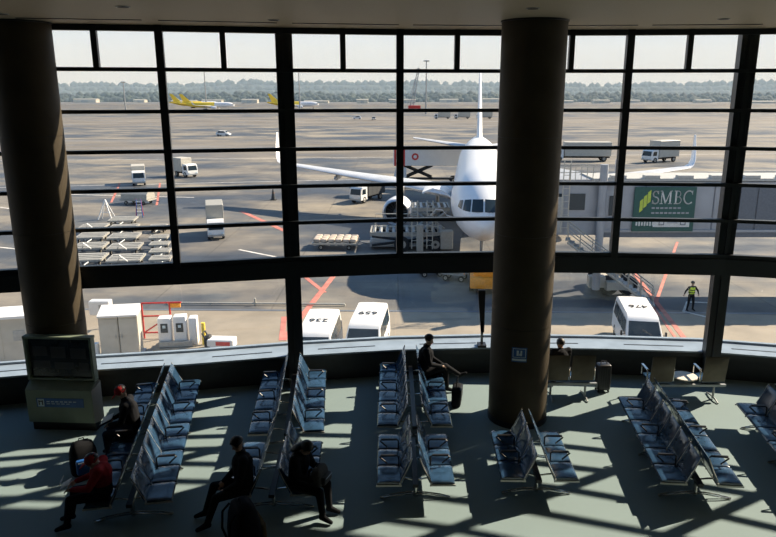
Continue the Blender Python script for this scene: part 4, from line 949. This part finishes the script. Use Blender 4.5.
m_.tube([(9.7, BY - .1, BZ1 + 1.0), (11.8, BY - .1, BZ1 + 1.0)], .03, 6); m_.tube([(9.7, BY - .1, BZ1 + .55), (11.8, BY - .1, BZ1 + .55)], .025, 6); m_.build('roof_rail', 'off_white', br)
m_ = MB()
for a in (9.9, 10.3): m_.tube([(a, BY - .12, BZ0), (a, BY - .12, BZ1 + 1.3)], .035, 6)
for q in range(10): m_.tube([(9.9, BY - .12, BZ0 + .3 + q * .4), (10.3, BY - .12, BZ0 + .3 + q * .4)], .025, 6)
m_.build('roof_ladder', 'off_white', br)
# green advertising panel with its lettering
SX0, SX1, SZ0, SZ1 = 14.2, 17.9, 4.25, 6.95
ad = MB().box(((SX0 + SX1) / 2, BY - .16, (SZ0 + SZ1) / 2), (SX1 - SX0, .08, SZ1 - SZ0)).build('advertising_panel', 'green_sign', br)
def ribbon(pts, wd):
    mb = MB(); pts = [Vector((p[0], 0, p[1])) for p in pts]
    for a, b in zip(pts[:-1], pts[1:]):
        d = (b - a).normalized(); n_ = Vector((-d.z, 0, d.x)) * wd / 2; e_ = d * wd * .25
        mb.add([a + n_ - e_, a - n_ - e_, b - n_ + e_, b + n_ + e_], [(0, 1, 2, 3)])
    return mb
def arc_pts(cx, cz, rx, rz, a0, a1, n=10): return [(cx + rx * math.cos(R(a0 + (a1 - a0) * q / n)), cz + rz * math.sin(R(a0 + (a1 - a0) * q / n))) for q in range(n + 1)]
LET = {'S': [(arc_pts(.22, .60, .17, .17, 20, 250) + arc_pts(.22, .22, .20, .20, 80, -160)[1:], .085), ([(.39, .78), (.39, .6)], .04), ([(.03, .02), (.03, .22)], .04)],
       'M': [([(.10, .02), (.10, .78)], .05), ([(.10, .78), (.38, .05)], .10), ([(.38, .05), (.66, .78)], .05), ([(.68, .02), (.68, .78)], .10), ([(0, .02), (.2, .02)], .04), ([(.56, .02), (.8, .02)], .04), ([(0, .78), (.12, .78)], .04), ([(.66, .78), (.8, .78)], .04)],
       'B': [([(.10, .02), (.10, .78)], .10), ([(0, .78), (.22, .78)] + arc_pts(.22, .60, .17, .18, 90, -90) + [(.1, .42)], .06), ([(.22, .42)] + arc_pts(.24, .22, .22, .20, 90, -90) + [(0, .02)], .06)],
       'C': [(arc_pts(.36, .40, .32, .39, 50, 310, 14), .085), ([(.58, .80), (.58, .58)], .04)]}
lx = 15.27
for ch, adv in (('S', .47), ('M', .86), ('B', .54), ('C', .6)):
    m_ = MB()
    for pts, wd in LET[ch]:
        r_ = ribbon([(lx + p[0] * .9, 5.93 + p[1]) for p in pts], wd * .9); m_.add([(v[0], BY - .212, v[2]) for v in r_.v], r_.f)
    m_.build('letter', 'paper', ad); lx += adv
for z, n_ in ((5.68, 7), (5.38, 9)):
    for q in range(n_): MB().box((15.38 + q * .26, BY - .205, z), (.19, .012, .10)).build('print_mark', 'bridge_grey', ad)
for q in range(8): MB().box((14.45 + q * .165, BY - .205, 4.72), (.10, .012, .22 + .05 * (q % 2))).build('print_mark', 'paper', ad)
for q in range(3):
    x0 = 14.55 + q * .22; z0 = 5.40 + q * .26
    m_ = MB()
    m_.add([(x0, BY - .21, z0), (x0 + .19, BY - .21, z0 + .16), (x0 + .19, BY - .21, z0 + .86), (x0, BY - .21, z0 + .70)], [(0, 1, 2, 3)])
    m_.build('lime_bar', 'lime', ad)
MB().box((16.55, BY - .205, 4.78), (2.2, .02, .52)).build('white_strip', 'paper', ad)
for x0 in (15.95, 17.25):
    for a, b, c, d in ((-.14, 0, .05, .3), (.14, 0, .05, .3), (0, -.14, .3, .05), (0, .14, .3, .05)):
        if not (x0 > 17 and b > .1): MB().box((x0 + a, BY - .22, 4.8 + b), (c, .012, d)).build('print_mark', 'bridge_dark', ad)
MB().box((16.6, BY - .22, 4.78), (.6, .012, .06)).build('print_mark', 'bridge_grey', ad)
# outside stair from the cab to the ground
P0, P1 = Vector((10.2, 40.6, 3.9)), Vector((15.1, 39.2, .25)); NS = 20
dv = P1 - P0; hd2 = Vector((dv.x, dv.y, 0)).normalized(); sd2 = Vector((-hd2.y, hd2.x, 0)); ang = math.atan2(hd2.y, hd2.x)
step = MB().box((0, 0, 0), (.27, .85, .05)).mesh('stair_tread', 'steel')
for q in range(NS):
    p = P0 + dv * (q / (NS - 1)); inst('stair_tread', step, br, tuple(p), (0, 0, ang))
for s in (-1, 1):
    MB().tube([P0 + sd2 * s * .45 - Vector((0, 0, .1)), P1 + sd2 * s * .45 - Vector((0, 0, .1))], .08, 8).build('stringer', 'steel_light', br)
    m_ = MB(); m_.tube([P0 + sd2 * s * .45 + Vector((0, 0, 1.0)), P1 + sd2 * s * .45 + Vector((0, 0, 1.0))], .035, 8); m_.tube([P0 + sd2 * s * .45 + Vector((0, 0, .5)), P1 + sd2 * s * .45 + Vector((0, 0, .5))], .03, 8)
    for q in range(8):
        p = P0 + dv * (q / 7) + sd2 * s * .45; m_.tube([p, p + Vector((0, 0, 1.0))], .03, 6)
    m_.build('handrail', 'steel_light', br)

# marshaller
st_ = dict(pelvis=(0, 0, .98), waist=(0, 0, 1.12), chest=(0, .01, 1.33), neck=(0, .0, 1.52), head=(0, -.02, 1.66), gaze=(.3, -1, 1.5),
           hip_l=(.10, 0, .94), hip_r=(-.10, 0, .94), kn_l=(.15, -.04, .51), kn_r=(-.15, -.02, .51), an_l=(.19, .02, .10), an_r=(-.19, .02, .10), toe_l=(.22, -.14, .04), toe_r=(-.22, -.14, .04),
           sh_l=(.19, .0, 1.44), sh_r=(-.19, .0, 1.44), el_l=(.38, -.02, 1.20), el_r=(-.42, -.04, 1.24), wr_l=(.30, -.22, 1.08), wr_r=(-.60, -.20, 1.12))
guy = person('person in dark work clothes and a yellow vest standing on the apron', (17.15, 38.7, AP), R(12), st_, ['skin', 'black_cloth', 'black_cloth', 'black_cloth'], 'short', 1.0)
vm = MB(); vr = []
for z, a, b in ((1.06, .185, .165), (1.2, .18, .165), (1.35, .185, .175), (1.45, .17, .14)): vr.append([Vector((a * math.cos(q * math.pi / 12), .005 + b * math.sin(q * math.pi / 12), z)) for q in range(24)])
vm.loft(vr, 0, False); vst = vm.build('safety_vest', 'hi_vis', guy)
for z in (1.12, 1.26):
    m_ = MB(); m_.loft([[Vector((.19 * math.cos(q * math.pi / 12), .005 + .178 * math.sin(q * math.pi / 12), zz)) for q in range(24)] for zz in (z, z + .045)], 0, False); m_.build('reflective_band', 'black_cloth', vst)
MB().sphere((0, -.01, 1.73), .118, 14, 8, 0, (.95, 1.05, .75)).build('helmet', 'black_plastic', guy)

# ------------------------------------------------------------------ service equipment by the terminal
cb_ = thing('equipment_cabinet', 'tall white double equipment cabinet with slanted lids by the service road', 'cabinet', (-13.4, 31.6, AP + .02), R(10))
for s in (-1, 1):
    MB().box((s * .45, 0, 1.1), (.86, .9, 2.0)).build('cabinet_body', 'off_white', cb_)
    dr = MB().box((s * .45, -.46, 1.08), (.78, .03, 1.8)).build('cabinet_door', 'off_white', cb_); MB().box((s * .14, -.49, 1.1), (.04, .03, .2)).build('door_handle', 'steel', dr)
    MB().xprism([(-.55, 2.1), (-.55, 2.18), (.55, 2.42), (.55, 2.1)], s * .45 - .45, s * .45 + .45).build('lid', 'white_paint', cb_)
MB().box((0, 0, .05), (2.0, 1.05, .1)).build('plinth', 'steel', cb_)
MB().cyl((-1.15, -.2, 0), (-1.15, -.2, .75), .14, n=14).build('drain_drum', 'white_paint', cb_)
pp = thing('service_pumps', 'pair of white service pumps with dark panels on a raised slab', 'pump', (-10.95, 32.6, AP + .02), R(8))
MB().box((.1, -.1, .1), (2.5, 1.3, .2)).build('slab', 'concrete_pad', pp)
for x, wd, hg in ((-.62, .62, 1.45), (.12, .62, 1.5), (.75, .4, 1.4)):
    b = MB().rbox((x, 0, .2 + hg / 2), (wd, .6, hg), .05, 2).build('pump_body', 'white_paint', pp)
    if wd > .5: MB().box((x, -.31, 1.15), (.34, .03, .46)).build('dark_panel', 'dark_glass', b); MB().box((x, -.33, 1.22), (.14, .02, .14)).build('display', 'sign_white', b)
MB().box((-.1, -.42, .36), (1.6, .2, .26)).build('lower_tray', 'steel', pp)
MB().cyl((1.25, -.3, .2), (1.25, -.3, 1.35), .10, n=12).build('yellow_post', 'yellow', pp)
rf = thing('red_frame', 'red tubular frame between the white cabinet and the pumps', 'frame', (-12.5, 34.0, AP + .02), R(5))
for x in (-.7, .7): MB().tube([(x, 0, 0), (x, 0, 1.9)], .05, 8).build('upright', 'red', rf)
for z in (.3, 1.2, 1.9): MB().tube([(-.7, 0, z), (.7 + (.6 if z > 1.5 else 0), 0, z)], .045, 8).build('rung', 'red', rf)
MB().tube([(-.7, 0, .3), (.7, 0, 1.2)], .04, 8).build('brace', 'red', rf)
MB().box((1.0, 0, 1.75), (.5, .12, .22)).build('tag_plate', 'orange', rf)
cr = thing('tool_crate', 'low white and red tool trolley on the service road', 'trolley', (-8.75, 32.0, AP + .02), R(-4))
MB().rbox((.1, 0, .5), (1.3, .7, .45), .04, 1).build('tub', 'white_paint', cr); MB().box((.25, -.36, .55), (.7, .02, .2)).build('red_panel', 'red', cr)
MB().tube([(-.55, -.2, .5), (-.8, -.2, 1.0), (-.8, .2, 1.0), (-.55, .2, .5)], .04, 8).build('handle', 'black_plastic', cr)
MB().rbox((-.6, 0, .55), (.3, .4, .6), .05, 1).build('motor', 'dark_void', cr)
for s in (-1, 1):
    for y in (-.3, .3): inst('wheel', W20, cr, (s * .5, y, .2), (0, 0, math.pi / 2))
hb2 = thing('equipment_hut', 'pale equipment hut with a dark hatch beside the terminal', 'cabinet', (-18.7, 31.2, AP + .02), R(14))
MB().box((0, 0, 1.1), (2.3, 1.6, 2.2)).build('hut_body', 'off_white', hb2); MB().box((.1, 0, 2.26), (2.5, 1.8, .12)).build('roof', 'white_paint', hb2)
MB().box((.75, -.81, 1.35), (.5, .03, .5)).build('hatch', 'steel', hb2); MB().box((-.45, -.81, 1.0), (.9, .03, 1.8)).build('door', 'off_white', hb2)
MB().cyl((-.95, -.95, 0), (-.95, -.95, 2.9), .06, n=10).build('pipe', 'white_paint', hb2)
hc = thing('equipment_hut', 'lower pale equipment box left of the hut with the hatch', 'cabinet', (-21.0, 29.9, AP + .02), R(14))
MB().box((0, 0, .85), (1.7, 1.3, 1.7)).build('hut_body', 'off_white', hc); MB().box((0, 0, 1.74), (1.8, 1.4, .1)).build('roof', 'white_paint', hc); MB().box((0, -.66, .85), (1.3, .03, 1.3)).build('door', 'off_white', hc)
jb = thing('junction_box', 'small white box on a post behind the tall cabinet', 'box', (-16.0, 35.5, AP + .02))
MB().rbox((0, 0, 1.2), (1.1, .5, .8), .04, 1).build('case', 'white_paint', jb); MB().cyl((0, 0, 0), (0, 0, .8), .07, n=10).build('post', 'steel', jb); MB().box((.2, -.26, 1.2), (.4, .02, .4)).build('vent', 'steel', jb)

# ------------------------------------------------------------------ far masts, crane, sheds
def mast(label, x, y, h):
    t = thing('light_mast', label, 'mast', (x, y, AP), 0, None)
    MB().cyl((0, 0, 0), (0, 0, h), .55, .3, 10).build('pole', 'steel', t); hd_ = MB().box((0, 0, h), (3.4, .8, .6)).build('lamp_head', 'steel', t)
    for q in (-1.2, -.4, .4, 1.2): MB().box((q, -.3, h - .35), (.5, .5, .4)).build('floodlight', 'off_white', hd_)
mast('thin light mast standing left of the yellow-tailed pair', -200, 520, 20)
mast('tall light mast behind the yellow-tailed pair', -153, 566, 31)
mast('tall light mast behind the lone yellow-tailed airliner', -72, 520, 29)
mast('tallest light mast next to the red crane', 17.0, 430, 31)
cra = thing('crane', 'red-based lattice crane beside the tallest mast', 'crane', (12, 520, AP))
MB().box((0, 0, 2.0), (9, 4, 3)).build('base', 'red', cra); MB().box((0, 0, .5), (10, 4.5, 1)).build('tracks', 'rubber', cra)
m_ = MB()
for s in (-1, 1): m_.tube([(s * 1.2 - 2, 0, 3), (3 + s * .5, 0, 30)], .3, 6)
for q in range(9): z0 = 3 + q * 3; x0 = -2 + q * .555; m_.tube([(x0 - 1.1 + q * .07, 0, z0), (x0 + 1.5 - q * .06, 0, z0 + 3)], .2, 6)
m_.tube([(3, 0, 30), (-5, 0, 4)], .2, 6); m_.build('boom', 'steel', cra)
rs = random.Random(5)
for q in range(16):
    x = -420 + q * 62 + rs.uniform(-15, 15); y = 925 + rs.uniform(-50, 50)
    t = thing('far_shed', 'small pale airfield building under the wooded horizon', 'building', (x, y, AP), 0, 'far airfield buildings'); wd = rs.uniform(14, 34); hg = rs.uniform(2.2, 4.5)
    MB().box((0, 0, hg / 2), (wd, 12, hg)).build('wall', 'off_white', t); MB().xprism([(-6.5, hg), (0, hg + .9), (6.5, hg)], -wd / 2 - .5, wd / 2 + .5).build('roof', 'steel_light', t)
    MB().box((0, -6.05, hg * .4), (wd * .3, .15, hg * .75)).build('door', 'steel', t)
for q, (x, y) in enumerate(((22, 350), (32, 352), (43, 352))):
    truck('far_truck', 'pale service truck in the far group beyond the airliner tail', (x, y, AP), facing(-1, 0), 8, 2.6, 2.8, 'off_white', group='far service trucks')

# ------------------------------------------------------------------ haze over the far airfield
hz = bpy.data.materials.new('haze'); hz.use_nodes = True; n = hz.node_tree; n.nodes.clear()
o = n.nodes.new('ShaderNodeOutputMaterial'); v = n.nodes.new('ShaderNodeVolumeScatter'); v.inputs['Color'].default_value = (.52, .74, 1.0, 1); v.inputs['Density'].default_value = .0010; v.inputs['Anisotropy'].default_value = .0
n.links.new(v.outputs[0], o.inputs['Volume']); MATS['haze'] = hz
ho = MB().box((0, 1340, 58), (2900, 1280, 127)).build('haze', 'haze', None, (0, 0, 0)); ho.location = (0, 0, 0); ho['kind'] = 'stuff'; tag(ho, 'pale haze hanging over the far airfield and woods', 'haze')
